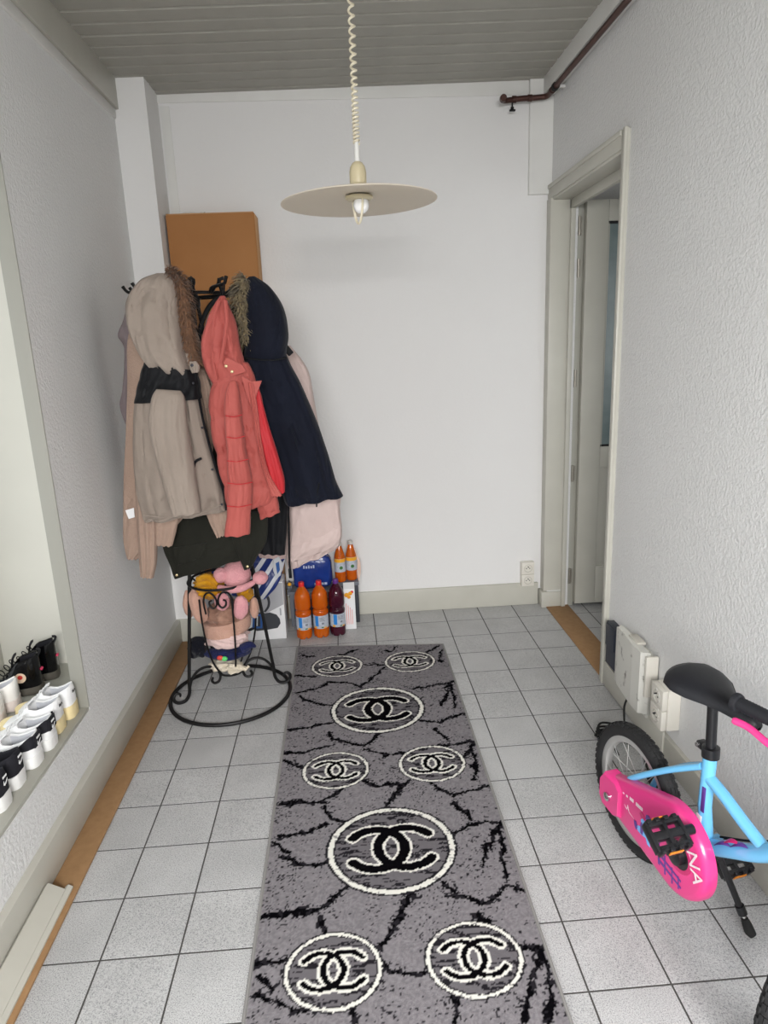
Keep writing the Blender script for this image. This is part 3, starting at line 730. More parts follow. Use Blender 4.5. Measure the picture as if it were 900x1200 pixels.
m_beige = fabric('beige_twill', (150, 138, 128), (140, 128, 118))
m_blackc = fabric('black_nylon', (16, 17, 21), rough=.6)
m_furb = mat('brown_fake_fur', (152, 112, 84), .8, var=(26, (106, 78, 58), .2), sheen=.1)
m_furg = mat('blond_fake_fur', (172, 154, 118), .8, var=(26, (112, 100, 78), .2), sheen=.1)
m_teddy = fabric('teddy_fleece', (176, 152, 136), (160, 136, 122), wr=(60, .5, .006), fine=(260, .7, .004))
m_coral = fabric('coral_nylon', (176, 90, 83), (162, 78, 72), rough=.6, wr=(22, .4, .012))
m_red = fabric('red_lining', (184, 46, 52), (168, 38, 44), rough=.5)
m_navy = fabric('navy_twill', (20, 24, 38), (16, 19, 30), wr=(10, .45, .02))
m_pinkp = fabric('pale_pink_nylon', (202, 182, 177), (192, 172, 167), rough=.55, wr=(16, .5, .016))
m_olive = fabric('dark_olive_cotton', (38, 38, 32), (30, 30, 25))
m_mauve = fabric('grey_mauve_nylon', (140, 128, 130), (126, 114, 116), rough=.6)
m_metal = mat('gilt_snap', (200, 180, 140), .3, .9)
m_dsnap = mat('dark_snap', (60, 60, 66), .35, .7)
m_tagw = mat('white_tag', (232, 232, 234), .6)

GRP = None
# grey mauve jacket at the very back
def hook_pt(ang, r_, z=1.728): return Vector((AX+r_*math.cos(math.radians(ang)), AY+r_*math.sin(math.radians(ang)), z))
g = thing('grey_jacket', at(165, 530, Y=-.56), 'grey mauve jacket hanging behind the teddy coat', 'jacket')
cloth('body', [((150, 358), (172, 358), .012), ((145, 374), (196, 374), .024), ((138, 393), (205, 395)), ((146, 410), (205, 410)), ((144, 455), (205, 455)), ((141, 478), (200, 480)), ((150, 505), (195, 505)), ((155, 540), (190, 545))], -.56, .028, m_mauve, g, seed=1)
MB().tube([hook_pt(166, .235), at(158, 348, Y=-.575), at(161, 362, Y=-.56)], .005, 6).build('hanging_loop', m_mauve, g)
# pale pink puffer, right of the stand
g = thing('pink_puffer_coat', at(365, 650, Y=-.585), 'pale pink quilted puffer coat hanging behind the navy parka', 'coat')
cloth('body', [((322, 405), (340, 405), .03), ((326, 428), (360, 432), .05), ((326, 460), (368, 466), .06), ((330, 530), (380, 530), .06), ((333, 580), (398, 574), .062), ((334, 605), (398, 596), .055), ((335, 635), (401, 624), .062), ((336, 655), (399, 634), .058), ((338, 666), (396, 641), .048)], -.585, .06, m_pinkp, g, fold=(.008, 2, .4), seed=2)
cloth('quilt_panel', [((341, 590), (398, 575), .012), ((341, 606), (396, 582), .024), ((341, 626), (397, 600), .024), ((341, 640), (398, 622), .012)], -.642, .02, m_pinkp, g, nrow=20, hem=False, fold=(.003, 4, 1), seed=21)
cloth('quilt_panel', [((341, 640), (398, 612), .010), ((340, 650), (399, 628), .022), ((341, 659), (396, 639), .012)], -.642, .02, m_pinkp, g, nrow=16, hem=False, fold=(.003, 3, 2), seed=22)
MB().tube([at(331, 408, Y=-.585), at(326, 380, Y=-.575), at(319, 352, Y=-.54), Vector((AX+.29*math.cos(math.radians(30)), AY+.29*math.sin(math.radians(30)), 1.736))], .006, 6).build('hanging_loop', m_pinkp, g)
strip('zipper', [(338, 588), (338.5, 620), (339, 655), (340, 668)], -.66, .0045, m_blackc, g)
MB().obox(at(340, 672, Y=-.66), ((1, 0, 0), (0, 1, 0), (0, 0, 1)), (.007, .004, .022), .003).build('zip_pull', m_blackc, g)
# black jacket in the middle
g = thing('black_jacket', at(310, 645, Y=-.70), 'black jacket hanging between the coral and pink coats', 'jacket')
cloth('body', [((252, 357), (274, 357), .012, -.775), ((241, 378), (283, 375), .018, -.77), ((240, 405), (284, 400), .018, -.755), ((250, 470), (312, 465), .018, -.705), ((268, 540), (333, 540), .018, -.698), ((288, 590), (337, 588), .02, -.698), ((292, 625), (336, 625), .02, -.698), ((300, 648), (334, 650), .018, -.698)], -.70, .02, m_blackc, g, seed=3)
strip('hood_rim', [(262, 346), (252, 352), (243, 363), (236, 380), (233, 398), (236, 415)], -.792, .009, m_blackc, g)
MB().tube([hook_pt(-52, .215), at(262, 352, Y=-.79), at(262, 362, Y=-.775)], .004, 6).build('hanging_loop', m_blackc, g)
cloth('hood_lining', [((258, 352), (268, 352), .01), ((246, 366), (270, 364), .012), ((240, 382), (268, 382), .012), ((240, 405), (262, 405), .01)], -.795, .010, m_mauve, g, nrow=16, hem=False)
# dark olive jacket, low
g = thing('olive_jacket', at(250, 660, Y=-.745), 'dark olive cotton jacket hanging below the beige parka', 'jacket')
cloth('body', [((222, 470), (248, 470), .010), ((205, 560), (300, 560), .018), ((196, 605), (311, 600), .022), ((190, 637), (313, 630), .022), ((198, 660), (308, 640), .022), ((205, 678), (300, 650), .018)], -.747, .02, m_olive, g, fold=(.010, 3, 1.0), seed=4)
MB().tube([Vector((AX, -.742, 1.704)), at(223, 400, Y=-.737), at(234, 474, Y=-.745)], .005, 6).build('hanging_loop', m_olive, g)
cloth('front_flap', [((262, 600), (314, 600), .016), ((272, 632), (313, 632), .018), ((281, 655), (302, 652), .016), ((286, 668), (296, 664), .010)], -.788, .02, m_olive, g, nrow=22, seed=5)
cloth('pocket', [((203, 642), (243, 636), .006), ((206, 662), (240, 652), .008)], -.770, .01, m_olive, g, nrow=10, hem=False, seed=6)
snap([(290, 664)], -.800, m_metal, g); snap([(207, 674)], -.766, m_metal, g)
# teddy coat, left
g = thing('teddy_coat', at(160, 660, Y=-.775), 'pinkish beige teddy fleece coat with hanging sleeve behind the beige parka', 'coat')
cloth('body', [((178, 357), (204, 357), .014), ((158, 374), (226, 380), .022), ((150, 400), (238, 410), .024), ((149, 450), (250, 450), .024), ((147, 510), (252, 510), .024), ((145, 565), (240, 570), .024), ((144, 610), (214, 608), .024), ((145, 636), (190, 632), .022), ((149, 654), (162, 655), .018)], -.803, .024, m_teddy, g, seed=7)
cloth('sleeve', [((157, 540), (184, 540), .03), ((160, 600), (185, 602), .03), ((163, 650), (184, 654), .028), ((165, 675), (180, 677), .020)], -.838, .026, m_teddy, g, nrow=28, seed=8)
cloth('sleeve', [((236, 585), (268, 582), .014), ((243, 606), (267, 604), .014), ((254, 630), (267, 626), .010)], -.838, .014, m_teddy, g, nrow=16, seed=9)
MB().tube([hook_pt(-145, .21), at(192, 352, Y=-.80), at(191, 362, Y=-.803)], .005, 6).build('hanging_loop', m_teddy, g)
cloth('front_edge', [((229, 432), (240, 432), .012), ((232, 455), (248, 455), .02), ((238, 478), (250, 480), .02), ((246, 520), (252, 520), .014)], -.83, .02, m_teddy, g, nrow=20, hem=False, seed=10)
cloth('hem_corner', [((176, 600), (210, 596), .016), ((178, 618), (209, 612), .018), ((181, 638), (202, 640), .014)], -.84, .018, m_teddy, g, nrow=14, seed=11)
MB().prism([at(147, 598, Y=-.842), at(157, 595, Y=-.842), at(158, 606, Y=-.842), at(151, 608, Y=-.842)], (0, -.002, 0)).build('care_tag', m_tagw, g, smooth=False)
# navy parka, right
g = thing('navy_parka', at(365, 590, Y=-.80), 'navy parka with pale fur-edged hood', 'coat')
cloth('body', [((288, 413), (335, 413), .055), ((286, 432), (341, 428), .066), ((289, 455), (353, 450), .064), ((298, 490), (370, 490), .065), ((312, 530), (384, 530), .06), ((326, 565), (394, 562), .055), ((334, 588), (401, 578), .045), ((338, 593), (402, 581), .04)], -.822, .06, m_navy, g, fold=(.012, 2.2, .6), seed=12)
strip('hem_vent', [(371, 594), (371.5, 580), (374, 566)], -.866, .003, m_blackc, g)
cloth('hood', [((291, 325), (299, 324), .02), ((289, 331), (315, 335), .05), ((289, 348), (328, 352), .075), ((289, 370), (335, 370), .080), ((289, 392), (338, 392), .080), ((287, 410), (336, 410), .075), ((286, 421), (334, 421), .06)], -.828, .08, m_navy, g, hem=False, fold=(.004, 1.2, .6), seed=14, sag=0)
strip('hood_seam', [(286, 419), (300, 421), (320, 422), (336, 419)], -.892, .003, m_blackc, g)
MB().obox(at(337, 410, Y=-.80), ((.8, 0, .6), (0, 1, 0), (-.6, 0, .8)), (.012, .008, .022), .004).build('collar_tab', m_blackc, g)
fur('fur_trim', [(289, 327), (283, 336), (282, 352), (284, 370), (286, 388), (287, 404)], -.845, .026, m_furg, g, n=2200, ln=.042, seed=5, droop=.1)
# beige parka, front left
g = thing('beige_parka', at(215, 610, Y=-.92), 'beige parka with black yoke and brown fur-edged hood', 'coat')
cloth('body', [((181, 398), (229, 415), .045), ((171, 430), (232, 436), .06), ((161, 465), (234, 462), .065), ((157, 492), (239, 496), .06), ((157, 530), (250, 536), .06), ((161, 578), (262, 576), .06), ((167, 604), (265, 594), .05), ((170, 612), (266, 598), .042)], -.92, .06, m_beige, g, fold=(.007, 2.5, .2), seed=15)
yk = cloth('yoke', [((171, 422), (230, 434), .066), ((164, 446), (234, 450), .069), ((158, 472), (236, 467), .070)], -.942, .07, m_blackc, g, nrow=18, hem=False, fold=(.003, 2.5, .2), seed=15, sag=0)
cloth('sleeve', [((183, 456), (212, 458), .014), ((178, 468), (217, 470), .036), ((175, 500), (221, 505), .045), ((183, 535), (226, 535), .044), ((192, 568), (231, 568), .04), ((201, 598), (235, 596), .036), ((203, 604), (235, 600), .033)], -1.015, .04, m_beige, g, nrow=34, fold=(.004, 1.5, .5), seed=16)
strip('pocket_slit', [(227, 549), (229, 541), (236, 537)], -.992, .005, m_blackc, g)
cloth('hood', [((184, 321), (199, 321), .03), ((167, 328), (206, 331), .06), ((156, 341), (210, 348), .075), ((150, 358), (212, 368), .085), ((152, 384), (214, 390), .085), ((160, 404), (218, 411), .092), ((168, 420), (225, 432), .094), ((173, 428), (228, 440), .074)], -.93, .08, m_beige, g, hem=False, fold=(.007, 2.2, 1.0), seed=18, sag=.01)
fur('fur_trim', [(196, 322), (206, 327), (214, 344), (217, 366), (219, 390), (223, 410), (227, 424)], -.93, .026, m_furb, g, n=2200, ln=.036, seed=6)
cloth('throat_tab', [((222, 424), (230, 423), .006), ((222, 430), (234, 429), .008), ((225, 437), (233, 436), .006)], -1.0, .007, m_beige, g, nrow=10, hem=False)
snap([(225, 428)], -1.008, m_dsnap, g)
strip('zipper', [(229, 434), (232, 460), (239, 496), (250, 538), (262, 577), (265.5, 598)], -.965, .005, m_blackc, g, n=44)
snap([(226, 449), (237, 501), (249, 550), (260, 591)], -.986, m_dsnap, g, .0045)
strip('hem_seam', [(168, 604), (200, 606), (235, 601), (262, 591)], -.983, .002, m_beige, g)
# coral puffer, front centre
g = thing('coral_puffer', at(285, 620, Y=-.95), 'coral pink puffer jacket with hood and hanging sleeves', 'jacket')
cloth('body', [((258, 420), (292, 425), .035), ((248, 445), (300, 445), .045), ((245, 475), (308, 470), .05), ((248, 512), (316, 508), .052), ((255, 545), (322, 540), .05), ((262, 575), (324, 570), .05), ((266, 600), (318, 590), .04)], -.95, .05, m_coral, g, puff=(5, .18), fold=(.003, 2, 0), seed=19)
cloth('lining', [((297, 458), (304, 456), .008), ((301, 495), (314, 495), .02), ((308, 530), (325, 530), .026), ((315, 560), (333, 560), .024), ((320, 579), (334, 577), .016)], -.985, .02, m_red, g, nrow=26, seed=20, fold=(.004, 3, 0))
cloth('front_edge', [((290, 448), (297, 448), .008), ((295, 480), (302, 478), .012), ((301, 520), (307, 518), .012), ((309, 555), (315, 553), .012), ((318, 582), (331, 581), .010)], -1.005, .012, m_coral, g, nrow=30, puff=(12, .15), hem=False, seed=23)
cloth('sleeve', [((269, 446), (277, 446), .010), ((264, 462), (281, 462), .028), ((263, 480), (283, 480), .036), ((264, 500), (285, 500), .04), ((266, 535), (290, 535), .042), ((267, 565), (296, 565), .042), ((266, 595), (295, 592), .04), ((263, 627), (293, 625), .034)], -1.03, .04, m_coral, g, nrow=50, puff=(5.6, .20), seed=24, fold=(.003, 1.5, .4))
cloth('sleeve', [((296, 545), (316, 542), .03), ((298, 572), (322, 568), .032), ((302, 596), (327, 592), .03), ((305, 608), (328, 600), .024)], -.94, .03, m_coral, g, nrow=26, puff=(2.5, .15), seed=25, fold=(.003, 1.5, .4))
cloth('hood', [((258, 347), (264, 347), .012), ((250, 360), (269, 360), .035), ((243, 377), (276, 376), .05), ((237, 398), (280, 398), .055), ((237, 415), (284, 414), .055), ((241, 433), (288, 430), .05), ((249, 449), (290, 440), .042)], -.95, .05, m_coral, g, hem=False, fold=(.010, 2.4, 1.9), seed=26, sag=0)
MB().tube([hook_pt(-55, .285, 1.742), at(262, 347, Y=-.93), at(261, 354, Y=-.945)], .004, 6).build('hanging_loop', m_blackc, g)
strip('hood_fold', [(257, 352), (252, 370), (250, 395), (250, 420), (254, 445)], -1.0, .006, m_coral, g)
strip('hood_fold', [(264, 352), (266, 375), (263, 400), (259, 425)], -1.008, .007, m_coral, g)
MB().prism([at(p[0], p[1], Y=-1.012) for p in ((262, 425), (266, 419), (284, 428), (289, 435), (272, 441))], (0, -.006, 0)).build('strap', m_coral, g, smooth=False)
snap([(265, 429), (272, 435.5)], -1.0185, m_metal, g)
MB().prism([at(p[0], p[1], Y=-1.0) for p in ((283, 440), (295, 447), (307, 446), (301, 462), (296, 480), (289, 462))], (0, -.008, 0)).build('collar_flap', m_coral, g, smooth=False)

for (a, b) in (((264, 487), (284, 486)), ((265.5, 512), (287, 511)), ((266, 540), (291, 538)), ((266.5, 566), (296, 565)), ((266, 593), (295, 591))):
    strip('quilt_seam', [a, ((a[0]+b[0])/2, (a[1]+b[1])/2+2), b], -1.071, .0018, m_red, g, n=10)
# ================================================================ hats and scarves in the stand's basket
def knit(name, rgb, rgb2=None, sc=90): return mat(name, rgb, .95, var=(30, rgb2 or tuple(int(v*.85) for v in rgb), .25), bump=(sc, .9, .006), bump2=(sc*3, .6, .003), sheen=.12, spec=.1)
m_must = knit('mustard_knit', (206, 150, 36), (176, 120, 22)); m_pinkh = knit('pink_fleece', (226, 164, 168), (212, 148, 154), 180)
m_tan = knit('tan_fleece', (206, 164, 146), (192, 150, 132), 180); m_brk = knit('brown_fluffy_knit', (168, 132, 114), (128, 96, 82), 60)
m_rose = knit('pale_rose_fleece', (232, 204, 200), (220, 190, 186), 150); m_navyk = knit('navy_knit', (36, 42, 84), (28, 32, 66)); m_blk = knit('black_knit', (24, 25, 34))
m_crm = knit('cream_knit', (220, 210, 192), (204, 192, 172), 70); m_green = mat('green_print', (90, 200, 110), .6); m_redp = mat('red_print', (210, 70, 60), .6)
HY = -.67
def bl(mb, px, py, rx, ry, dep, Y=HY, **k):
    """lump centred at photo pixel, size in pixels"""
    c = at(px, py, Y=Y); s_ = (Y-CAM.y)/FPX*1.04
    return mb.blob(c, (rx*s_, dep, ry*s_), **k)
def drape(name, outline_rows, Y, th, m, parent, **k): return cloth(name, outline_rows, Y, th, m, parent, nrow=20, seg=32, hem=False, sag=.002, **k)
g = thing('cream_gloves', at(265, 788, Y=HY), 'cream knitted gloves at the bottom of the iron basket', 'gloves')
bl(MB(), 262, 779, 17, 7, .045, amp=.4, freq=2.5, seed=2, fine=.08).build('glove', m_crm, g)
mb = MB(); bl(mb, 275, 782, 12, 6, .035, Y=-.70, amp=.4, freq=2.5, seed=5, fine=.08)
for i in range(4): mb.tube([at(270+i*3, 780, Y=-.73), at(276+i*4, 783+i*.5, Y=-.74), at(281+i*3.5, 785-i*1.5, Y=-.73)], [.010, .009, .007], 8)
mb.build('glove', m_crm, g)
g = thing('black_hat', at(236, 770, Y=-.63), 'black knitted hat squeezed out of the basket side', 'hat')
bl(MB(), 232, 758, 12, 13, .045, Y=-.645, amp=.25, freq=2, seed=3, fine=.05).build('crown', m_blk, g)
g = thing('navy_hat', at(265, 772, Y=-.68), 'navy knitted hat with a pointed tail below the rose scarf', 'hat')
bl(MB(), 268, 763, 26, 8.5, .066, Y=-.66, amp=.2, freq=2, seed=4, fine=.04).build('crown', m_navyk, g)
MB().tube(vec(crom([tuple(at(285, 760, Y=-.74)), tuple(at(293, 756, Y=-.75)), tuple(at(300, 758, Y=-.75))], 10)), [.022, .022, .021, .02, .018, .016, .013, .010, .007, .003], 8).build('tail', m_navyk, g)
for px, py, mm, nm in ((258, 771, m_redp, 'red_motif'), (263, 772, m_green, 'green_motif')): bl(MB(), px, py, 4, 3, .008, Y=-.725, amp=.1, seed=1).build(nm, mm, g)
g = thing('rose_scarf', at(266, 760, Y=-.69), 'pale rose fleece scarf folded in the basket', 'scarf')
mb = MB(); bl(mb, 267, 747, 25, 9, .076, Y=-.655, amp=.3, freq=2.6, seed=6, fine=.07); mb.build('folded_body', m_rose, g)
for i, (x0, y0, x1, y1) in enumerate(((248, 745, 284, 751), (249, 751, 280, 755), (258, 743, 288, 745))):
    MB().tube(vec(crom([tuple(at(x0, y0, Y=-.715)), tuple(at((x0+x1)/2, y0+5, Y=-.732)), tuple(at(x1, y1, Y=-.715))], 14)), [.010+.008*math.sin(math.pi*i_/13) for i_ in range(14)], 8).build('fold', m_rose, g)
g = thing('brown_knit_hat', at(265, 738, Y=-.68), 'fluffy brown knitted hat with ribbed cuff in the basket', 'hat')
bl(MB(), 266, 719, 25, 16, .088, Y=-.655, amp=.2, freq=2, seed=7, fine=.12).build('crown', m_brk, g)
mb = MB(); c0 = at(266, 731, Y=-.655); rings = []
for j in range(5):
    z = -.03+.015*j; rings.append([c0+Vector((.098*(1+.05*math.sin(j*.78))*math.cos(2*math.pi*k/60)*(1+.025*(k % 2)), .092*math.sin(2*math.pi*k/60)*(1+.025*(k % 2)), z+.012*math.cos(2*math.pi*k/60))) for k in range(60)])
mb.loft(rings); mb.build('ribbed_cuff', m_tan, g, angle=80)
g = thing('tan_mittens', at(230, 735, Y=-.69), 'tan fleece mittens hanging at the side of the basket', 'mittens')
bl(MB(), 232, 711, 9, 22, .03, Y=-.715, amp=.15, seed=8, rot=Matrix.Rotation(math.radians(-12), 3, 'Y')).build('mitten', m_tan, g)
bl(MB(), 221, 708, 6.5, 16, .026, Y=-.68, amp=.15, seed=9).build('mitten', m_tan, g)
bl(MB(), 298, 712, 5.5, 13, .026, Y=-.695, amp=.15, seed=19).build('mitten', m_tan, g)
g = thing('mustard_scarf', at(260, 700, Y=-.66), 'mustard yellow knitted scarf bunched in the top of the basket', 'scarf')
mb = MB(); bl(mb, 245, 687, 17, 14, .075, Y=-.665, amp=.35, freq=3, seed=10, fine=.12); mb.build('bunch', m_must, g)
bl(MB(), 288, 696, 9, 9, .05, Y=-.65, amp=.3, freq=3, seed=11, fine=.1).build('bunch', m_must, g)
for i in range(3): MB().tube(vec(crom([tuple(at(232, 679+i*6, Y=-.735)), tuple(at(243, 676+i*7, Y=-.752)), tuple(at(253, 684+i*6, Y=-.735))], 12)), .014, 8).build('fold', m_must, g)
g = thing('pink_hat', at(278, 700, Y=-.72), 'pink fleece hat with round ears lying on top of the basket', 'hat')
bl(MB(), 277, 673, 17, 17, .07, Y=-.69, amp=.06, seed=12).build('crown', m_pinkh, g)
bl(MB(), 259, 674, 9, 9, .032, Y=-.725, amp=.08, seed=13).build('ear', m_pinkh, g)
bl(MB(), 305, 677, 9, 8, .035, Y=-.74, amp=.08, seed=14).build('ear', m_pinkh, g)
MB().tube(vec(crom([tuple(at(256, 688, Y=-.755)), tuple(at(268, 691, Y=-.772)), tuple(at(284, 689, Y=-.772)), tuple(at(298, 682, Y=-.75))], 18)), [.010+.006*math.sin(math.pi*i/17) for i in range(18)], 10).build('brim', m_pinkh, g)
bl(MB(), 260, 705, 9, 11, .022, Y=-.748, amp=.1, seed=15).build('ear_flap', m_pinkh, g)
bl(MB(), 282, 712, 9, 15, .022, Y=-.748, amp=.1, seed=16, rot=Matrix.Rotation(math.radians(8), 3, 'Y')).build('ear_flap', m_pinkh, g)

# ================================================================ vacuum cleaner box on the floor
m_wcard = mat('white_print_card', (232, 232, 233), .5); m_gcard = mat('grey_print', (172, 172, 176), .5); m_dprint = mat('dark_grey_print', (58, 60, 66), .5)
m_bprint = mat('blue_print', (46, 92, 160), .45); m_lprint = mat('pale_grey_print', (206, 208, 212), .5); m_kprint = mat('black_print', (26, 26, 30), .5)
VX0, VX1, VY0, VY1, VZ = -.085, .328, -.098, .035, .318
vb = thing('vacuum_cleaner_box', ((VX0+VX1)/2, (VY0+VY1)/2, 0), 'white cardboard box with a printed vacuum cleaner picture behind the coat stand', 'box')
MB().box(VX0, VX1, VY0, VY1, .0005, VZ, .003).build('carton', m_wcard, vb)
def flat(name, pts, m, Y=VY0-.001, d=-.0008): return MB().prism([Vector((p[0], Y, p[1])) for p in pts], (0, d, 0)).build(name, m, vb, smooth=False)
flat('grey_band', [(VX0+.002, .10), (.20, .135), (VX1-.002, .195), (VX1-.002, VZ-.004), (VX0+.002, VZ-.004)], m_gcard)
hose = vec([(x, VY0-.004, z) for x, z in crom([(.225, .16), (.245, .185), (.252, .215), (.245, .245), (.222, .258), (.195, .25)], 24)])
MB().tube(hose, .0085, 8, flat=.25).build('printed_hose', m_dprint, vb)
hose = vec([(x, VY0-.004, z) for x, z in crom([(.165, .075), (.12, .06), (.075, .07), (.065, .095), (.09, .11), (.15, .115)], 24)])
MB().tube(hose, .0085, 8, flat=.25).build('printed_hose', m_kprint, vb)
bx2 = [(.155, .07), (.175, .055), (.23, .058), (.285, .065), (.302, .09), (.30, .115), (.285, .14), (.25, .155), (.225, .15), (.215, .16), (.17, .155)]
flat('printed_body', bx2, m_dprint, VY0-.0025)
flat('printed_canister', [(.152, .072), (.205, .068), (.212, .148), (.165, .152)], m_bprint, VY0-.0035)
flat('printed_filter', [(.164, .082), (.196, .080), (.20, .138), (.172, .14)], m_dprint, VY0-.0045)
flat('printed_shine', [(.176, .084), (.182, .084), (.188, .137), (.182, .138)], m_lprint, VY0-.0055)
flat('printed_caption', [(.303, .135), (.311, .135), (.311, .175), (.303, .175)], m_gcard, VY0-.0025)

# ================================================================ striped carrier bag on the box
def stripe_material():
    m = mat('blue_white_striped_plastic', (34, 54, 120), .35)
    N = m.node_tree.nodes; L = m.node_tree.links
    tc = N['Texture Coordinate']; mp = N.new('ShaderNodeMapping'); mp.inputs['Rotation'].default_value = (0, math.radians(-38), 0)
    wv = N.new('ShaderNodeTexWave'); wv.inputs['Scale'].default_value = 6.2; wv.bands_direction = 'X'; wv.inputs['Distortion'].default_value = 1.2; wv.inputs['Detail'].default_value = 0
    rp = N.new('ShaderNodeValToRGB'); rp.color_ramp.interpolation = 'CONSTANT'
    e = rp.color_ramp.elements; e[0].position = 0; e[0].color = (*lin((34, 54, 120)), 1); e[1].position = .62; e[1].color = (*lin((226, 228, 234)), 1)
    L.new(tc.outputs['Object'], mp.inputs[0]); L.new(mp.outputs[0], wv.inputs[0]); L.new(wv.outputs[0], rp.inputs[0]); L.new(rp.outputs[0], N['Principled BSDF'].inputs['Base Color'])
    return m
m_stripe = stripe_material()
g = thing('striped_carrier_bag', (.20, -.04, VZ), 'blue and white striped plastic carrier bag on the vacuum cleaner box', 'bag')
cloth('bag', [((248, 640), (335, 640), .03, -.08), ((246, 652), (334, 655), .045, -.10), ((248, 664), (331, 670), .050, -.13), ((250, 682), (324, 688), .036, -.165), ((262, 694), (310, 702), .022, -.17)], -.055, .05, m_stripe, g, nrow=30, hem=False, fold=(.010, 3, .5), seed=31)
MB().prism([at(p[0], p[1], Y=-.190) for p in ((321, 655), (327, 652), (331, 660), (329, 674), (324, 678), (320, 668))], (0, -.003, 0)).build('round_label', m_lprint, g, smooth=False)
MB().prism([at(p[0], p[1], Y=-.194) for p in ((323, 660), (327, 658), (328, 668), (325, 673))], (0, -.002, 0)).build('label_centre', m_bprint, g, smooth=False)
cloth('pink_edge', [((300, 640), (336, 641), .012), ((302, 648), (336, 650), .014), ((304, 653), (334, 655), .01)], -.165, .012, m_rose, g, nrow=12, hem=False)

# ================================================================ bottles
m_oran = mat('orange_drink', (232, 118, 22), .08, trans=.35, spec=.6, var=(6, (214, 92, 14), .3)); m_purp = mat('purple_drink', (84, 18, 40), .07, trans=.2, spec=.6, var=(6, (44, 10, 34), .3))
m_redcap = mat('red_cap', (216, 40, 40), .35); m_purcap = mat('purple_cap', (96, 46, 130), .35); m_label = mat('drink_label', (196, 202, 212), .4, var=(60, (168, 174, 186), .2)); m_lblue = mat('label_blue', (42, 128, 206), .4)
m_fruit = mat('fruit_print', (236, 170, 40), .4); m_leaf = mat('leaf_print', (54, 110, 50), .45); m_pet = mat('clear_pet', (210, 200, 196), .08, trans=.75)
m_grey_text = mat('grey_text_print', (120, 124, 134), .5)
def bottle(x, y, m, mc, label, grp, h=.318, R0=.0415, turn=0, z=0.0):
    t = thing('drink_bottle', (x, y, z), label, 'bottle', grp)
    pf = [(.030, .0), (.0385, .004), (R0, .018), (R0, .052), (R0-.0015, .056), (R0-.0015, .128), (R0, .132), (R0, .146), (R0-.006, .156), (R0-.006, .160), (R0, .172), (R0+.0005, .200), (R0, .225), (R0-.004, .246), (.028, .265), (.0185, .279), (.0145, .287), (.0135, .292)]
    k = h/.318; rings = []
    for r_, z_ in crom(pf, 60):
        ring = []
        for q in range(40):
            a = 2*math.pi*q/40; rr = r_
            if z_ < .05: rr = r_*(1-.10*(1-z_/.05)*max(0, math.cos(5*a))**2)
            ring.append(Vector((x+rr*math.cos(a), y+rr*math.sin(a), z+z_*k + (.012*(1-z_/.05)*max(0, math.cos(5*a))**4 if z_ < .05 else 0)+.0008)))
        rings.append(ring)
    MB().loft(rings).build('bottle', m, t)
    MB().lathe([(.0145, .288*k), (.0148, .290*k), (.0148, .308*k), (.0135, .311*k), (.0003, .311*k)], (x, y, z), 20).build('cap', mc, t)
    lb = MB().lathe([(R0-.0010, .056*k), (R0-.0006, .058*k), (R0-.0006, .126*k), (R0-.0010, .128*k)], (x, y, z), 40, cap=False).build('label', m_label, t)
    def patch(a0, a1, z0, z1, mm, nm, rr=R0-.0002):
        n = 8; vs1 = [Vector((x+rr*math.cos(math.radians(a0+(a1-a0)*i/n)), y+rr*math.sin(math.radians(a0+(a1-a0)*i/n)), z+zz*k)) for zz in (z0, z1) for i in range(n+1)]
        MB().add(vs1, [(i, i+1, n+2+i, n+1+i) for i in range(n)]).build(nm, mm, lb)
    patch(235+turn, 262+turn, .070, .127, m_lblue, 'blue_panel')
    for j in range(4): patch(270+turn, 312+turn-6*(j % 2), .098+.006*j, .1005+.006*j, m_grey_text, 'small_print')
    patch(285+turn, 303+turn, .080, .090, m_grey_text, 'bar_code'); patch(282+turn, 300+turn, .060, .066, m_leaf, 'leaf_print')
    patch(226+turn, 246+turn, .057, .068, m_fruit, 'fruit_print'); patch(302+turn, 325+turn, .057, .064, m_fruit, 'fruit_print')
    return t
GB = 'orange drink bottles on the floor'
bottle(.424, -.095, m_oran, m_redcap, 'bottle of orange drink with red cap next to the vacuum cleaner box', GB, turn=0)
bottle(.514, -.088, m_oran, m_redcap, 'bottle of orange drink with red cap next to the purple drink', GB, turn=-8)
bottle(.602, -.078, m_purp, m_purcap, 'bottle of dark purple drink with purple cap', None, turn=6)
# juice carton
jc = thing('juice_carton', (.672, .01, 0), 'white juice carton with yellow fruit print beside the purple drink', 'carton')
jx0, jx1, jy0, jy1 = .640, .700, -.028, .045
MB().box(jx0, jx1, jy0, jy1, .0005, .232, .002).build('body', m_wcard, jc)
MB().prism([(jx0, jy0, .232), (jx0, jy1, .232), (jx0+.0, (jy0+jy1)/2, .256)], (jx1-jx0, 0, 0)).build('gable_top', m_wcard, jc, smooth=False)
m_yel = mat('yellow_fruit_print', (240, 190, 30), .45, var=(40, (224, 120, 40), .2)); m_rtxt = mat('red_text_print', (226, 120, 110), .5)
for px, pz, r_ in ((.656, .198, .013), (.676, .206, .011), (.668, .186, .010)): MB().lathe([(r_, 0), (r_*.96, .0012), (.0003, .0015)], (px, jy0, pz), 18, (0, -1, 0)).build('fruit_print', m_yel, jc)
MB().lathe([(.008, 0), (.0003, .0018)], (.685, jy0, .214), 14, (0, -1, 0)).build('berry_print', m_redcap, jc)
for i in range(4): MB().box(.650+.010*i, .6525+.010*i, jy0-.001, jy0, .03, .15-.012*i).build('printed_line', m_rtxt, jc)
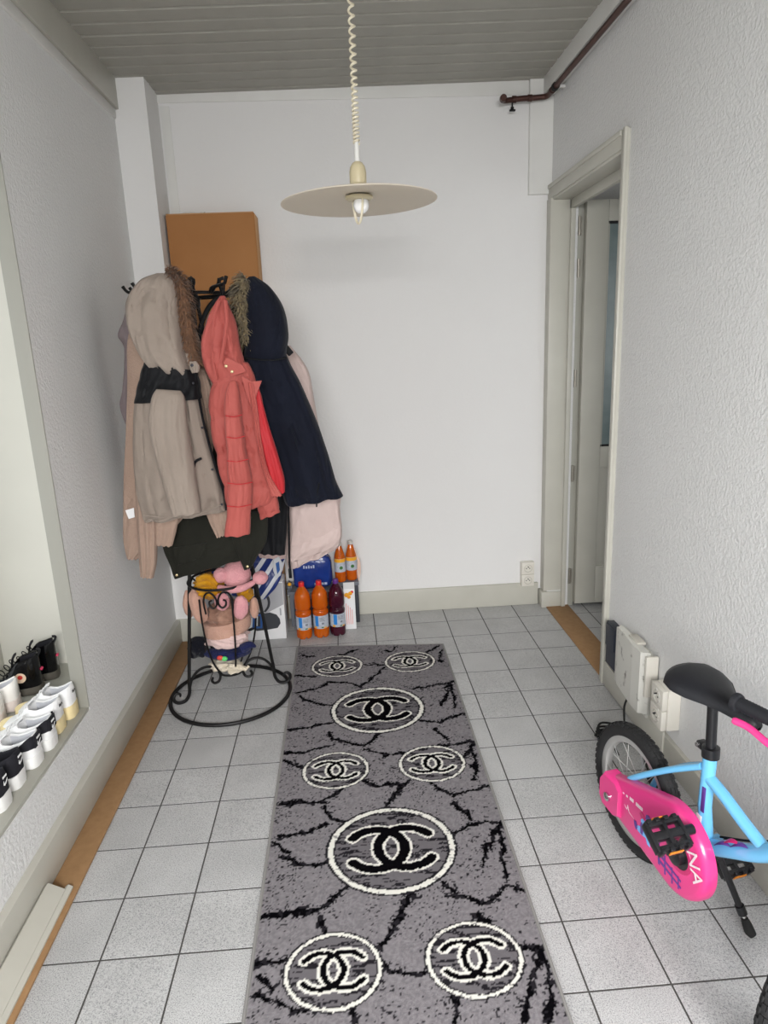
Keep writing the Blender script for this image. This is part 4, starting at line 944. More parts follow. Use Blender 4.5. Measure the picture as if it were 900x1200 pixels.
# blue shrink-wrapped pack on a grey crate, netted bottles behind
m_wrap = mat('blue_shrink_film', (36, 66, 150), .2, var=(9, (26, 48, 118), .3), bump=(20, .5, .01)); m_crate = mat('grey_plastic_crate', (112, 116, 124), .5); m_wprint = mat('white_film_print', (190, 200, 225), .4)
cr_ = thing('grey_crate', (.46, .09, 0), 'low grey crate behind the drink bottles', 'crate')
MB().box(.345, .585, .045, .155, .0005, .205, .006).build('body', m_crate, cr_)
MB().box(.335, .595, .038, .162, .193, .208, .004).build('rim', m_crate, cr_)
for i in range(3): MB().box(.365+.072*i, .425+.072*i, .0415, .0445, .05, .16, .001).build('slot_panel', m_dprint, cr_)
pk = thing('blue_film_pack', (.47, .10, .2085), 'blue shrink-wrapped drinks pack behind the orange bottles', 'pack')
MB().blob((.475, .10, .305), (.107, .052, .095), amp=.05, freq=3, seed=3, sq=.45, nu=40, nv=24, fine=.03).build('film', m_wrap, pk)
for i in range(4): MB().box(.485+.018*i, .499+.018*i, .0465, .0485, .238, .250).build('printed_letter', m_wprint, pk)
for i in range(5): MB().box(.43+.013*i, .438+.013*i, .0462, .0485, .335, .352 - .004*(i % 2)).build('printed_letter', m_wprint, pk)
ff = thing('film_scrap', (.347, .07, .2085), 'crumpled clear film with grey can beside the blue pack', 'packaging')
MB().blob((.347, .07, .233), (.017, .030, .024), amp=.4, freq=3, seed=9, fine=.15).build('film', m_crate, ff)
MB().blob((.350, .042, .252), (.010, .008, .010), amp=.3, freq=3, seed=4).build('orange_scrap', m_fruit, ff)
nb = 'small orange drink bottles in a net'
m_net = mat('pale_net', (226, 196, 180), .5); m_capg = mat('clear_cap', (200, 196, 190), .3)
stk = thing('drink_case', (.66, .11, 0), 'low dark case behind the juice carton', 'case')
MB().box(.60, .722, .058, .162, .0005, .235, .004).build('body', m_dprint, stk)
MB().box(.596, .726, .055, .164, .219, .239, .003).build('lid', m_crate, stk)
def small_bottle(x, y, z, label):
    t = thing('small_bottle', (x, y, z), label, 'bottle')
    MB().lathe([(.024, .0), (.0305, .006), (.0305, .07), (.029, .075), (.029, .12), (.0305, .125), (.028, .15), (.015, .195), (.0125, .205)], (x, y, z), 24).build('bottle', m_oran, t)
    MB().lathe([(.0135, .203), (.0135, .222), (.0003, .223)], (x, y, z), 14).build('cap', m_capg, t)
    lb = MB().lathe([(.0308, .06), (.0308, .135)], (x, y, z), 24, cap=False).build('label', m_label, t)
    MB().lathe([(.010, 0), (.0003, .0016)], (x+.006, y-.0300, z+.085), 10, (.2, -1, 0)).build('green_seal', m_leaf, lb)
    MB().lathe([(.0312, .115), (.0312, .134)], (x, y, z), 24, cap=False).build('yellow_band', m_fruit, lb)
small_bottle(.628, .085, .2395, 'small orange drink bottle next to the blue pack')
small_bottle(.690, .105, .2395, 'small orange drink bottle next to the end wall above the juice carton')
nt = thing('net_bag', (.705, .12, .2565), 'pale strips of a torn net bag hanging beside the small bottles', 'net')
for i in range(4): MB().tube(vec(crom([(.712+.004*i, .070, .43-.02*i), (.726+.003*i, .065, .36), (.722+.005*i, .062, .30), (.726, .065, .245)], 16)), .003, 5).build('net_strip', m_net, nt)
# ================================================================ shoes on the display-window sill
m_wle = mat('white_leather', (236, 236, 236), .45, bump=(60, .08, .002)); m_wsole = mat('white_rubber_sole', (238, 238, 236), .55)
m_csole = mat('cream_rubber_sole', (236, 218, 168), .6, bump=(140, .3, .002)); m_bsued = mat('black_suede', (22, 22, 30), .8, bump=(200, .3, .001))
m_pat = mat('black_patent', (9, 9, 11), .08, spec=.45); m_gsole = mat('grey_brown_sole', (86, 82, 74), .7, bump=(90, .4, .003)); m_grin = mat('pale_grey_lining', (190, 192, 198), .9, bump=(150, .3, .002))
m_shiny = mat('pearl_white_leather', (238, 235, 230), .22, coat=.4); m_psole = mat('pinkish_white_sole', (226, 214, 208), .5); m_pinkl = mat('pink_heel_loop', (214, 60, 100), .5); m_lace = mat('white_lace', (232, 232, 232), .85)
m_badge = mat('pale_round_badge', (222, 196, 170), .4); m_rbadge = mat('red_badge_print', (196, 50, 44), .4); m_blace = mat('black_lace', (18, 18, 20), .8); m_mark = mat('black_heel_print', (24, 24, 26), .5)
def shoe(name, heel, direc, label, cat, grp, mu, ms, L_=.255, wd=.041, sole=.032, collar=.088, boot=False, mtab=None, mark=None, lining=m_grin, z0=NZ0, pitch=0.0, lace=m_lace, stripe=None):
    d = Vector((direc[0], direc[1], 0)).normalized(); sd = Vector((-d.y, d.x, 0)); up = Vector((0, 0, 1))
    if pitch:
        dn = d*math.cos(pitch) + up*math.sin(pitch); up = up*math.cos(pitch) - d*math.sin(pitch); d = dn
    o = Vector((heel[0], heel[1], z0+.0008))
    t = thing(name, o, label, cat, grp)
    Pt = lambda x, y, z: o + d*x*L_ + sd*y + up*z
    def hw(s): return wd*np.interp(s, [0, .02, .06, .15, .3, .45, .6, .72, .85, .94, .985, 1], [.40, .66, .82, .92, .92, .91, .95, 1.0, .92, .68, .38, .12])
    def sh_(s): return sole*np.interp(s, [0, .1, .4, .7, 1], [1.05, 1.0, .92, .82, .95])
    ss = [0, .012, .03, .06, .1, .15, .2, .26, .32, .38, .44, .48, .52, .58, .65, .72, .79, .86, .92, .96, .985, 1]
    # sole
    rings = []
    for s in ss:
        w = hw(s)*1.07+.001; h = sh_(s); tz = .010*max(0, (s-.8)/.2)**2
        rings.append([Pt(s*1.01-.005, y, z) for y, z in ((-w*.9, tz), (-w, tz+.005), (-w*1.0, h*.55), (-w*.97, h), (0, h), (w*.97, h), (w, h*.55), (w, tz+.005), (w*.9, tz), (0, tz))])
    so = MB().loft(rings).build('sole', ms, t, angle=50)
    # upper with an open collar
    top = lambda s: np.interp(s, [0, .03, .1, .2, .32, .42, .5, .58, .7, .8, .9, .97, 1], ([collar*1.0, collar*1.03, collar*.97, collar*.88, collar*.82, collar*.84, collar*.90, .080, .062, .052, .044, .034, .026] if not boot else
                               [collar, collar*1.02, collar*1.0, collar*.96, collar*.93, collar*.86, collar*.72, .078, .064, .056, .048, .036, .026]))
    rings = []; op0, op1 = .035, .46 if not boot else .40
    for s in ss:
        w = hw(s); h = float(top(s)); b = sh_(s)*.9; opened = op0 < s < op1
        lean = .80 if not boot else .92
        ring = [(-w*.98, b), (-w*1.0, b+(h-b)*.3), (-w*(.97 if opened else .93), b+(h-b)*.65), (-w*(lean+.06 if opened else .70), b+(h-b)*.93)]
        if opened:
            wi = w*lean-.004; fl = b+.008
            ring += [(-w*(lean+.02), h), (-wi*.97, h-.002), (-wi*.98, fl), (0, fl-.002), (wi*.98, fl), (wi*.97, h-.002), (w*(lean+.02), h)]
        else:
            ring += [(-w*.52, h*.985), (-w*.34, h*.995), (-w*.16, h), (0, h), (w*.16, h), (w*.34, h*.995), (w*.52, h*.985)]
        ring += [(w*(lean+.06 if opened else .70), b+(h-b)*.93), (w*(.97 if opened else .93), b+(h-b)*.65), (w, b+(h-b)*.3), (w*.98, b)]
        rings.append([Pt(s, y, z) for y, z in ring])
    MB().loft(rings).build('upper', mu, t, angle=55)
    ln_r = []
    for s in ss:
        if op0 < s < op1:
            w = hw(s); h = float(top(s)); b = sh_(s)*.9; wi = w*lean-.004; fl = b+.008
            ln_r.append([Pt(s, y, z) for y, z in ((-wi+.0012, h-.004), (-wi+.0012, fl+.002), (0, fl+.001), (wi-.0012, fl+.002), (wi-.0012, h-.004), (wi-.003, h-.004), (wi-.003, fl+.004), (0, fl+.003), (-wi+.003, fl+.004), (-wi+.003, h-.004))])
    MB().loft(ln_r).build('lining', lining, t)
    # insole lining, tongue and laces
    rings = []
    for s in (.06, .12, .2, .3, .4, .47):
        w = hw(s)*.72; b = sh_(s)*.9+.0095; rings.append([Pt(s, -w, b), Pt(s, 0, b+.001), Pt(s, w, b), Pt(s, 0, b-.001)])
    MB().loft(rings).build('insole', lining, t)
    tg = []
    for s, z, w in ((.60, .070, .016), (.52, .088, .020), (.46, collar*.96, .021), (.42, collar*1.04, .021), (.40, collar*1.06, .015)):
        tg.append([Pt(s, -w, z), Pt(s+.012, 0, z+.004), Pt(s, w, z), Pt(s-.015, 0, z-.004)])
    MB().loft(tg).build('tongue', mu if not boot else m_bsued, t)
    for i, s in enumerate((.48, .54, .60, .66)):
        z = float(top(s))+.003 if not (boot and s < .5) else float(top(s))
        MB().tube([Pt(s, -hw(s)*.6, z-.004), Pt(s+.01, 0, z+.004), Pt(s, hw(s)*.6, z-.004)], .0026, 6).build('lace', lace, t)
    if stripe:      # speckled outsole line
        MB().tube([Pt(s*1.01-.005, -hw(s)*1.08-.002, sh_(s)*.55) for s in ss[3:-4]], .002, 5).build('sole_stripe', stripe, so)
    if mtab:        # contrasting heel counter that wraps round the back and sweeps forward
        rings = []
        for s, zl, zh in ((.46, .60, .68), (.34, .56, .68), (.24, .52, .74), (.15, .50, .9), (.08, .46, 1.0), (.035, .45, 1.02), (.008, .44, 1.03)):
            w = hw(s)+.0018; h = float(top(s)); zz = lambda k: sh_(s)*.9+(h-sh_(s)*.9)*k
            rings.append([Pt(s-.004, -w*.99, zz(zl)), Pt(s-.004, -w*.90, zz(zh)), Pt(s-.004, -w*.86, zz(zh)-.001), Pt(s-.004, -w*.93, zz(zl))])
        for sg in (-1, 1):
            rr = [[o + d*((p-o).dot(d)) + sd*(sg*-1*(p-o).dot(sd)) + up*((p-o).dot(up)) for p in q] for q in rings]
            MB().loft(rr).build('heel_counter', mtab, t)
        w = hw(.008)+.002; h = float(top(0)); b = sh_(0)*.9
        MB().loft([[Pt(-.012, y, z) for y, z in ((-w, b+(h-b)*.44), (-w*.9, h*1.02), (w*.9, h*1.02), (w, b+(h-b)*.44))],
                   [Pt(.012, y, z) for y, z in ((-w, b+(h-b)*.44), (-w*.9, h*1.02), (w*.9, h*1.02), (w, b+(h-b)*.44))]]).build('heel_tab', mtab, t)
    def back_mark(kind):
        w = .010; c = Pt(-.016, 0, collar*.80)
        if kind == 'swoosh':
            pl = [(-.011, -.006), (-.006, -.010), (.002, -.007), (.012, .004), (.003, -.002), (-.004, -.004), (-.008, -.002), (-.007, .004)]
            MB().prism([c + sd*(-p[0]) + up*(p[1]-.006) for p in pl], -d*.0012).build('heel_emblem', m_wle, t, smooth=False)
            for i in range(4): MB().prism([c+sd*(-(x)) + up*z for x, z in ((-.010+.0055*i, .006), (-.0065+.0055*i, .006), (-.0065+.0055*i, .012), (-.010+.0055*i, .012))], -d*.0012).build('heel_letter', m_wle, t, smooth=False)
        else:
            text_mesh(kind, .013, m_mark, t, c + up*.002, -sd, up, .0006, 'heel_lettering')
    if mark: back_mark(mark)
    return t
XH = -.272
# front row, heels at the edge of the sill
GA, GC, GE, GW, GK = 'white shoes with cream soles', 'white sneakers with black heels', 'black sneakers', 'pearl white shoes', 'black patent boots'
shoe('sneaker', (XH-.003, -1.296), (-1, 0), 'white sneaker with thick cream sole at the end of the sill', 'shoe', GA, m_wle, m_csole, .195, .042, .046, .112, mark='FILA', stripe=m_mark)
shoe('sneaker', (XH-.010, -1.388), (-1, 0), 'white sneaker with thick cream sole next to a black-heeled sneaker', 'shoe', GA, m_wle, m_csole, .195, .042, .046, .112, mark='FILA')
shoe('sneaker', (XH, -1.479), (-1, 0), 'white sneaker with black heel next to the cream-soled sneaker', 'shoe', GC, m_wle, m_wsole, .205, .042, .036, .100, mtab=m_bsued, mark='swoosh')
shoe('sneaker', (XH-.006, -1.570), (-1, 0), 'white sneaker with black heel next to the black sneaker', 'shoe', GC, m_wle, m_wsole, .205, .042, .036, .100, mtab=m_bsued, mark='swoosh')
shoe('sneaker', (XH-.014, -1.672), (-1, 0), 'black sneaker with white sole next to the black-heeled white sneaker', 'shoe', GE, m_bsued, m_wsole, .205, .042, .042, .105, mark='swoosh', lace=m_blace, lining=m_bsued)
shoe('sneaker', (XH-.010, -1.770), (-1, 0), 'black sneaker with white sole farthest from the boots', 'shoe', GE, m_bsued, m_wsole, .205, .042, .042, .105, mark='swoosh', lace=m_blace, lining=m_bsued)
# back row, toes turned towards the street
shoe('pearl_shoe', (-.500, -1.212), (-1, -.2), 'glossy pearl white shoe next to the black boots', 'shoe', GW, m_shiny, m_psole, .19, .042, .040, .105)
shoe('pearl_shoe', (-.505, -1.314), (-1, -.2), 'glossy pearl white shoe behind the black-heeled sneaker', 'shoe', GW, m_shiny, m_psole, .19, .042, .040, .105)
for i, (hx_, hy_, lb_) in enumerate(((-.455, -.985, 'small black patent boot with pink heel loop next to the display box wall'), (-.468, -1.095, 'small black patent boot with round badge beside the pearl shoes'))):
    t = shoe('ankle_boot', (hx_, hy_), (-.98, -.199), lb_, 'boot', GK, m_pat, m_gsole, .185, .038, .030, .145, boot=True, lace=m_blace, lining=m_bsued)
    d = Vector((-.98, -.199, 0)); sd = Vector((.199, -.98, 0)); o = ORG[t]
    MB().tube(vec(crom([tuple(o+d*.004+Vector((0, 0, .135))), tuple(o-d*.005+Vector((0, 0, .150))), tuple(o-d*.006+Vector((0, 0, .160))), tuple(o+d*.004+Vector((0, 0, .162)))], 12)), .005, 6).build('pull_loop', m_blace, t)
    MB().tube([o-d*.004+Vector((0, 0, .085))+sd*s_ for s_ in (-.006, 0, .006)], .005, 6).build('heel_loop', m_pinkl, t)
    for q in range(3):
        b = o+d*(.085+.02*q)+Vector((0, 0, .128-.018*q))+sd*.012
        MB().tube([b+sd*(.014*math.cos(a))+Vector((0, 0, .010*math.sin(a)))+d*(.008*math.sin(a)) for a in [2*math.pi*j/14 for j in range(14)]], .002, 5, closed=True).build('bow_loop', m_blace, t)
    if i == 1:
        c = o + d*.062 + sd*.0345 + Vector((0, 0, .072))
        MB().lathe([(.019, -.004), (.019, .0015), (.0003, .002)], c, 22, sd).build('badge', m_badge, t)
        MB().lathe([(.010, .0015), (.0003, .0035)], c+Vector((0, 0, .003)), 16, sd).build('badge_print', m_rbadge, t)
# ================================================================ child's bicycle
m_blue = mat('sky_blue_enamel', (112, 190, 236), .22, coat=.5); m_pink = mat('magenta_plastic', (222, 58, 132), .28, coat=.3); m_pinkd = mat('dark_magenta_print', (196, 40, 106), .3)
m_tyre = mat('black_tyre_rubber', (30, 30, 31), .75, bump=(80, .2, .002)); m_alu = mat('brushed_aluminium', (196, 196, 194), .35, .6); m_bkp = mat('satin_black_metal', (24, 24, 27), .32, spec=.6); m_grip = mat('black_rubber_grip', (27, 28, 33), .65)
m_sad = mat('black_saddle_vinyl', (26, 27, 32), .5, bump=(120, .1, .001)); m_chr = mat('chrome', (210, 210, 210), .18, 1.0); m_vio = mat('violet_print', (92, 60, 140), .35); m_lbl = mat('light_blue_print', (116, 178, 232), .35); m_prw = mat('pinkish_white_print', (240, 222, 228), .4); m_amber = mat('amber_reflector', (214, 130, 40), .3)
C0 = Vector((1.493, -1.762, .0)); TA = math.radians(11.1)
bd = Vector((math.sin(TA), -math.cos(TA), 0)); bn = Vector((math.cos(TA), math.sin(TA), 0)); UP = Vector((0, 0, 1))
WR = .198
def B(s, z, lat=0.0): return C0 + bd*s + bn*lat + UP*z        # along the bike, up, to the rider's left
bike = thing('child_bicycle', B(.3, 0), 'sky blue child bicycle with magenta chain guard leaning on its kickstand', 'bicycle')
def wheel(c, dr, nm):
    dr = dr.normalized(); nr_ = Vector((-dr.y, dr.x, 0)); c = Vector(c)
    def ring_(r_, lat, n=72): return [c + dr*(r_*math.cos(2*math.pi*i/n)) + UP*(r_*math.sin(2*math.pi*i/n)) + nr_*lat for i in range(n)]
    mb = MB(); mb.tube(ring_(WR-.0235, 0, 72), .0215, 12, closed=True); ty = mb.build('tyre', m_tyre, bike)
    kn = MB(); n = 56
    for i in range(n):
        a = 2*math.pi*i/n
        for k, lt in enumerate((-.015, -.005, .005, .015)):
            aa = a + (math.pi/n if k in (1, 2) else 0); rd = dr*math.cos(aa)+UP*math.sin(aa); tn = -dr*math.sin(aa)+UP*math.cos(aa)
            tilt = lt/.0215; nn = (rd*math.sqrt(1-tilt*tilt*.8)+nr_*tilt*.9).normalized()
            p = c + rd*(WR-.0235) + nn*.0212
            kn.obox(p, (tn, nn.cross(tn), nn), (.0062, .0042, .0026))
    kn.build('tread_knobs', m_tyre, ty, smooth=False, kind='stuff')
    rm = []
    for r_, lt in ((WR-.036, -.012), (WR-.040, -.014), (WR-.056, -.012), (WR-.060, -.006), (WR-.060, .006), (WR-.056, .012), (WR-.040, .014), (WR-.036, .012)): rm.append(ring_(r_, lt))
    MB().loft(rm, closed=True).build('rim', m_alu, bike)
    MB().lathe([(.010, -.045), (.010, -.03), (.022, -.028), (.022, -.022), (.012, -.02), (.012, .02), (.022, .022), (.022, .028), (.010, .03), (.010, .045)], c, 20, nr_).build('hub', m_alu, bike)
    for i in range(20):
        a = 2*math.pi*i/20; sgn = 1 if i % 2 else -1; a2 = a + (.5 if (i//2) % 2 else -.5)
        MB().tube([c + nr_*(.025*sgn) + dr*(.021*math.cos(a2))+UP*(.021*math.sin(a2)), c + nr_*(.003*sgn) + dr*((WR-.058)*math.cos(a))+UP*((WR-.058)*math.sin(a))], .0012, 5).build('spoke', m_alu, bike)
    vp = c + dr*((WR-.066)*math.cos(2.6))+UP*((WR-.066)*math.sin(2.6))
    MB().tube([vp, vp + (c-vp).normalized()*.022], .004, 7).build('valve', m_rub, bike)
wheel(B(0, WR), bd, 'rear')
# ---- front end turned hard to the rider's right
T2 = TA-math.radians(70); fd = Vector((math.sin(T2), -math.cos(T2), 0)); fn = Vector((math.cos(T2), math.sin(T2), 0))
FW = B(.640, WR, -.040); wheel(FW, fd, 'front')
HB = B(.585, .43); HT_ = B(.560, .545)
MB().tube([HB, HT_], .0215, 16).build('head_tube', m_blue, bike)
crown = HB - (HT_-HB).normalized()*.012
MB().tube([crown - fn*.042, crown + fn*.042], .014, 10).build('fork_crown', m_blue, bike)
for s_ in (-1, 1): MB().tube(vec(crom([tuple(crown+fn*(.042*s_)), tuple(crown.lerp(FW, .5)+fn*(.044*s_)), tuple(FW+fn*(.046*s_))], 12)), [.0125-.0004*i for i in range(12)], 10).build('fork_leg', m_blue, bike)
st = HT_ + UP*.10
MB().tube([HT_, HT_+UP*.02, st], .0125, 10).build('stem', m_bkp, bike)
BZ = .707; bc = Vector((st.x, st.y, BZ-.03)) + fd*.01
gl = Vector((1.521, -2.150, BZ)); ghand = (Vector((bc.x, bc.y, BZ))-gl); gr = Vector((bc.x, bc.y, BZ)) + ghand
hb = crom([tuple(gl), tuple(gl+ghand*.35), tuple(gl+ghand*.6-UP*.01), tuple(bc-ghand*.12), tuple(bc), tuple(bc+ghand*.12), tuple(gr-ghand*.6-UP*.01), tuple(gr-ghand*.35), tuple(gr)], 40)
MB().tube(vec(hb), .0105, 10).build('handlebar', m_bkp, bike)
gu = ghand.normalized()
for e_, sg in ((gl, 1), (gr, -1)):
    rp = []
    for i in range(26):
        rp.append((.0150+.0009*(i % 2), .012+i*.0035))
    MB().lathe([(.0003, -.008), (.012, -.007), (.0205, -.002), (.0215, .004), (.0195, .010), (.0152, .012)]+rp, e_, 18, gu*sg).build('grip', m_grip, bike)
    mt_ = e_ + gu*sg*.125
    MB().lathe([(.0135, -.014), (.017, -.012), (.017, .012), (.0135, .014)], mt_, 14, gu).build('lever_clamp', m_bkp, bike)
    MB().tube(vec(crom([tuple(mt_), tuple(mt_+fd*.025-UP*.025), tuple(mt_+fd*.03-UP*.045)], 10)), .011, 10).build('lever_body', m_bkp, bike)
    pv = mt_+fd*.028-UP*.038
    lv = crom([tuple(pv+gu*sg*.045-UP*.028), tuple(pv+gu*sg*.012-UP*.008), tuple(pv-gu*sg*.03+fd*.006+UP*.004), tuple(pv-gu*sg*.075+fd*.0+UP*.012), tuple(pv-gu*sg*.11+fd*.003+UP*.012)], 20)
    MB().tube(vec(lv), [.011]*5+[.010, .009]+[.0078]*11+[.008, .006], 10, flat=.7).build('brake_lever', m_pink, bike)
    MB().tube([pv+fd*.005-UP*.01, pv+fd*.008-UP*.045], .008, 8).build('cable_stop', m_bkp, bike)
    if sg == 1:
        cb = crom([tuple(pv+fd*.008-UP*.045), tuple(pv+fd*.010-UP*.09+gu*.01), tuple(pv+fd*.02-UP*.15+gu*.06), tuple(HT_+fd*.03+UP*.02), tuple(crown+fd*.02)], 30)
    else: cb = crom([tuple(pv+fd*.008-UP*.045), tuple(pv+fd*.03-UP*.12), tuple(HT_+bn*.03-UP*.02), tuple(B(.45, .38, .025)), tuple(B(.30, .27, .03))], 30)
    MB().tube(vec(cb), .003, 6).build('brake_cable', m_rub, bike)
# ---- frame
BBs, BBz = .290, .243
MB().tube([B(BBs, BBz+.005), B(.272, .35), B(.276, .502)], .0168, 16).build('seat_tube', m_blue, bike)
mt = vec(crom([tuple(B(BBs, BBz)), tuple(B(.37, .297)), tuple(B(.46, .362)), tuple(B(.573, .470))], 20))
MB().tube(mt, .0205, 16).build('down_tube', m_blue, bike)
MB().tube(vec(crom([tuple(B(.277, .432)), tuple(B(.33, .418)), tuple(B(.40, .392)), tuple(B(.468, .372))], 16)), .0150, 14).build('top_tube', m_blue, bike)
for s_ in (-1, 1):
    MB().tube(vec(crom([tuple(B(.262, .455, .010*s_)), tuple(B(.17, .388, .032*s_)), tuple(B(.075, .308, .050*s_)), tuple(B(.035, .268, .054*s_)), tuple(B(.012, .225, .054*s_)), tuple(B(0, WR, .052*s_))], 26)), .0088, 10).build('seat_stay', m_blue, bike)
    MB().tube(vec(crom([tuple(B(BBs-.01, BBz, .018*s_)), tuple(B(.14, .215, .040*s_)), tuple(B(0, WR, .050*s_))], 14)), .0095, 10).build('chain_stay', m_blue, bike)
MB().lathe([(.022, -.038), (.022, .038)], B(BBs, BBz), 18, bn).build('bottom_bracket', m_blue, bike)
for i, (s0, z0, w) in enumerate(((.335, .286, .0), (.36, .306, .006), (.385, .322, .0))):     # violet flashes on the down tube
    pl = [B(s0+.05*u_, z0+.037*u_+.010*math.sin(3.1*u_)+w, -.0214+.002*abs(u_-.5)) for u_ in [j/9 for j in range(10)]]
    MB().tube(pl, [.001+.005*math.sin(math.pi*j/9) for j in range(10)], 6, flat=.35).build('flash_decal', m_vio if i != 1 else m_pinkd, bike)
MB().obox(B(.274, .315, -.0165), (bd, bn, UP), (.009, .0015, .012), .001).build('decal', m_prw, bike)
MB().obox(B(.282, .375, -.0155), (bd, bn, UP), (.006, .0015, .035), .001).build('decal', m_vio, bike)
# ---- seat post and saddle
MB().tube([B(.276, .49), B(.268, .648)], .0125, 14).build('seat_post', m_bkp, bike)
sc_ = MB().lathe([(.0168, -.014), (.021, -.013), (.021, .013), (.0168, .014)], B(.276, .502), 18, B(.268, .648)-B(.276, .49)).build('seat_clamp', m_bkp, bike)
MB().obox(B(.250, .505), (bd, bn, UP), (.013, .012, .009), .003).build('clamp_lug', m_bkp, sc_)
MB().lathe([(.006, -.015), (.006, .015)], B(.243, .505), 10, bn).build('clamp_bolt', m_chr, sc_)
rings = []
for u_, w, zt, th in ((0, .02, .668, .016), (.03, .052, .682, .036), (.12, .074, .690, .052), (.25, .080, .690, .058), (.38, .072, .686, .052), (.52, .050, .680, .044), (.66, .034, .677, .040), (.80, .026, .674, .036), (.92, .022, .668, .032), (.98, .015, .660, .024), (1.0, .006, .654, .012)):
    s = .148 + .262*u_; ring = []
    for k in range(24):
        a = 2*math.pi*k/24; ca, sa = math.cos(a), math.sin(a)
        y_ = w*math.copysign(abs(ca)**.75, ca); z_ = zt - th/2 + th/2*math.copysign(abs(sa)**.8, sa) - (.010*abs(ca)**2 if sa > 0 else 0)
        ring.append(B(s, z_, y_))
    rings.append(ring)
MB().loft(rings).build('saddle', m_sad, bike, angle=60)
# ---- chain guard: big round front, tapering to the rear hub
GL0, GL1 = -.050, -.084
gc, gR, ec, eR = Vector((.266, .236)), .122, Vector((.012, .208)), .058
dv = gc-ec; ln_ = dv.length; ang = math.atan2(dv.y, dv.x); be = math.acos((gR-eR)/ln_)
out = []
for i in range(41): a = ang - (math.pi-be) + (2*(math.pi-be))*i/40; out.append(gc + Vector((math.cos(a), math.sin(a)))*gR)
for i in range(21): a = ang + (math.pi-be) + 2*be*i/20; out.append(ec + Vector((math.cos(a), math.sin(a)))*eR)
cen = gc*.6+ec*.4
def inset(k): 
    n = len(out); r_ = []
    for i in range(n):
        t_ = (out[(i+1) % n]-out[i-1]).normalized(); nrm = Vector((t_.y, -t_.x)); r_.append(out[i]-nrm*k)
    return r_
rings = [[B(p.x, p.y, lat) for p in inset(k)] for k, lat in ((0, GL0), (0, GL1+.018), (.003, GL1+.008), (.009, GL1+.002), (.018, GL1))]
cg = MB().loft(rings).build('chain_guard', m_pink, bike, angle=50)
def gp(s, z, d=0): return B(s, z, GL1-.0006-d)
def gdecal(name, pts, m, d=0): return MB().prism([gp(p[0], p[1], d) for p in pts], -bn*.0007).build(name, m, cg, smooth=False)
# rear cover cap with bolt
rc = MB(); po = [(-.048, .235), (-.03, .262), (.03, .266), (.052, .25), (.052, .165), (.03, .152), (-.03, .156), (-.048, .178)]
rc.loft([[B(p[0], p[1], -.048) for p in po], [B(p[0], p[1], -.086) for p in po], [B(p[0]*.9, (p[1]-.208)*.9+.208, -.094) for p in po]])
rcap = rc.build('guard_end_cover', m_pink, bike, angle=40)
MB().lathe([(.013, 0), (.013, .006), (.006, .010), (.0003, .010)], B(.0, .200, -.094), 14, -bn).build('axle_nut', m_chr, rcap)
# opening round the crank
MB().lathe([(.037, 0), (.037, .0012)], gp(.294, .243), 30, -bn).build('crank_opening', m_bkp, cg)
MB().lathe([(.048, 0), (.047, .0016), (.037, .0018), (.036, 0)], gp(.294, .243), 36, -bn).build('opening_rim', m_pinkd, cg)
# print: lettering, rider on a horse (plain shapes), fence
hd = (gc-ec).normalized(); hv = Vector((-hd.y, hd.x))
def q2(u_, v_): p = ec + hd*u_ + hv*v_; return (p.x, p.y)
rr_ = random.Random(4)
for a0, n, sz in ((.050, 2, .005), (.066, 2, .006), (.082, 3, .010), (.110, 5, .010)):
    for i in range(n):
        u0 = a0 + i*sz*.62; v0 = .036 - .03*(u0-.05)
        gdecal('small_letter', [q2(u0, v0), q2(u0+sz*.45, v0), q2(u0+sz*.5, v0+sz*rr_.uniform(.8, 1.1)), q2(u0+sz*.05, v0+sz)], m_prw)
gdecal('outline_print', [q2(.055, .006), q2(.068, .0), q2(.072, .014), q2(.078, -.004), q2(.100, -.012), q2(.078, -.006), q2(.071, .006), q2(.067, -.003)], m_prw)
gdecal('horse_body', [q2(.112, -.026), q2(.120, -.018), q2(.150, -.014), q2(.170, -.004), q2(.182, -.010), q2(.180, -.022), q2(.170, -.024), q2(.165, -.034), q2(.170, -.052), q2(.158, -.050), q2(.152, -.036), q2(.132, -.038), q2(.118, -.036)], m_lbl, .0002)
gdecal('horse_tail', [q2(.100, -.014), q2(.110, -.012), q2(.117, -.026), q2(.110, -.038), q2(.103, -.030)], m_vio, .0004)
gdecal('rider_body', [q2(.135, -.016), q2(.148, -.016), q2(.156, .008), q2(.140, .014), q2(.132, .006)], m_lbl, .0006)
gdecal('rider_leg', [q2(.130, -.034), q2(.138, -.036), q2(.146, -.010), q2(.136, .002), q2(.130, -.008)], m_vio, .0008)
gdecal('rider_helmet', [q2(.152, .020), q2(.156, .034), q2(.166, .038), q2(.175, .032), q2(.176, .022), q2(.164, .018)], m_vio, .0006)
gdecal('rider_face', [q2(.158, .008), q2(.168, .006), q2(.174, .018), q2(.164, .020)], m_prw, .0004)
gdecal('rider_hair', [q2(.126, .022), q2(.134, .030), q2(.146, .026), q2(.150, .016), q2(.142, .014), q2(.134, .012)], m_pinkd, .0006)
for pts in ([(.215, -.088), (.222, -.088), (.222, -.020), (.215, -.020)], [(.240, -.100), (.245, -.100), (.245, -.048), (.240, -.048)], [(.268, -.106), (.272, -.106), (.272, -.062), (.268, -.062)], [(.292, -.104), (.296, -.104), (.296, -.070), (.292, -.070)]):
    gdecal('fence_post', [q2(p[0]-.012, p[1]+.012) for p in pts], m_vio)
for v_ in (-.060, -.078): gdecal('fence_rail', [q2(.203, v_+.012), q2(.292, v_-.008), q2(.292, v_-.003), q2(.203, v_+.020)], m_vio, .0002)
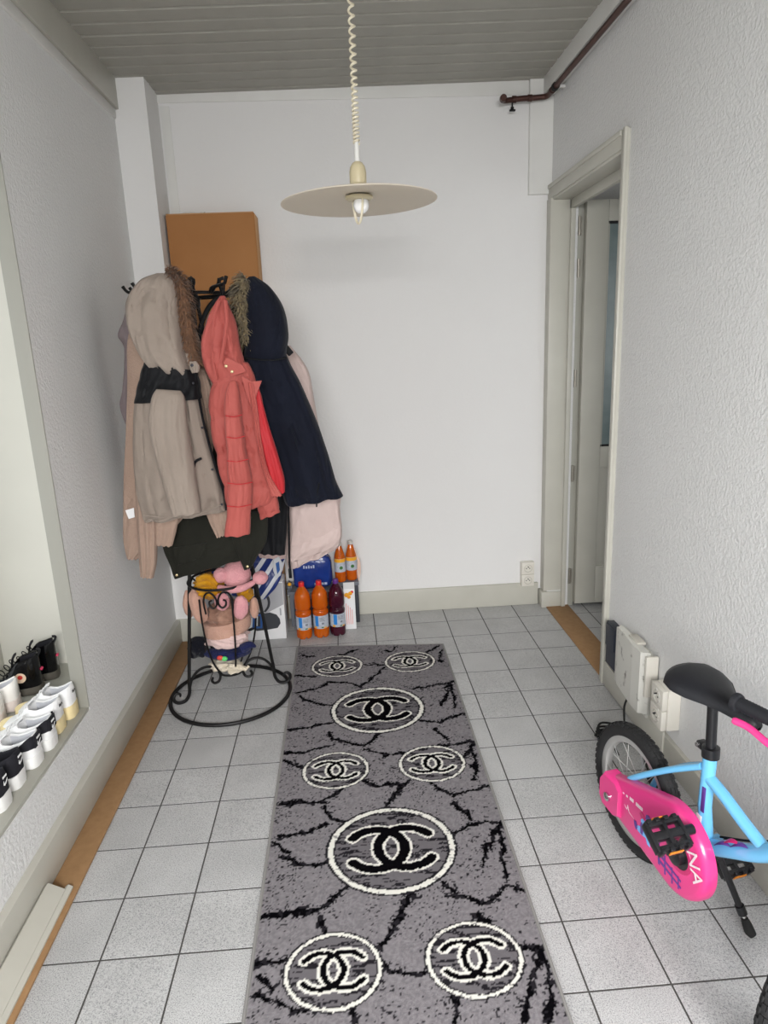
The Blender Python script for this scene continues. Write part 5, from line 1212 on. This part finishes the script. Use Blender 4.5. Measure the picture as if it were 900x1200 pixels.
text_mesh('NA', .056, m_prw, cg, gp(gc.x+.086, gc.y+.016, .0018), (bd*.42-UP*.91), (bd*.91+UP*.42), .0004, 'guard_lettering')
# ---- cranks and pedals
def pedal(c, nm):
    p = MB(); a_ = math.radians(30); bd = globals()['bd']*math.cos(a_) - globals()['UP']*math.sin(a_); UP = globals()['UP']*math.cos(a_) + globals()['bd']*math.sin(a_)
    p.obox(c, (bn, bd, UP), (.046, .010, .011), .003)
    for s_ in (-1, 1): p.obox(c+bd*(.028*s_), (bn, bd, UP), (.044, .006, .012), .002)
    for l_ in (-.042, 0, .042): p.obox(c+bn*l_, (bn, bd, UP), (.005, .034, .012), .002)
    for l_ in (-.034, -.012, .012, .034):
        for s_ in (-1, 1): p.obox(c+bn*l_+bd*(.034*s_), (bn, bd, UP), (.006, .005, .015), .0015)
    pd = p.build('pedal', m_bkp, bike)
    for s_ in (-1, 1): MB().obox(c+bd*(.0405*s_), (bn, bd, UP), (.018, .0015, .006), .0008).build('reflector', m_amber, pd)
CKs, CKz = .294, .243
bbR, bbL = B(CKs, CKz, -.094), B(CKs, CKz, .055)
pr_ = B(.338, .352, -.100); pl_ = B(.250, .134, .060)
MB().tube([bbR, pr_], [.012, .009], 10, flat=.8).build('crank_arm', m_bkp, bike); MB().lathe([(.024, -.010), (.024, .006), (.014, .010), (.0003, .010)], bbR, 20, -bn).build('crank_boss', m_bkp, bike)
MB().tube([bbL, pl_], [.012, .009], 10, flat=.8).build('crank_arm', m_bkp, bike)
MB().lathe([(.012, -.012), (.012, .012)], pr_, 14, bn).build('pedal_eye', m_bkp, bike)
pedal(pr_ - bn*.058, 'r'); pedal(pl_ + bn*.058, 'l')
# ---- kickstand
kt, kf = B(.300, .205, .035), Vector((1.655, -2.092, .016))
ks = MB().tube([kt, kt.lerp(kf, .72)], .0085, 10).build('kickstand', m_bkp, bike)
MB().lathe([(.012, -.012), (.012, .012)], kt.lerp(kf, .70), 12, kf-kt).build('collar', m_bkp, ks)
MB().tube([kt.lerp(kf, .70), kt.lerp(kf, .88)], .0055, 8).build('sliding_leg', m_chr, ks)
MB().tube([kt.lerp(kf, .82), kt.lerp(kf, .9), kf, kf+Vector((.006, -.006, -.008))], [.009, .012, .0135, .010], 10).build('rubber_foot', m_rub, ks)
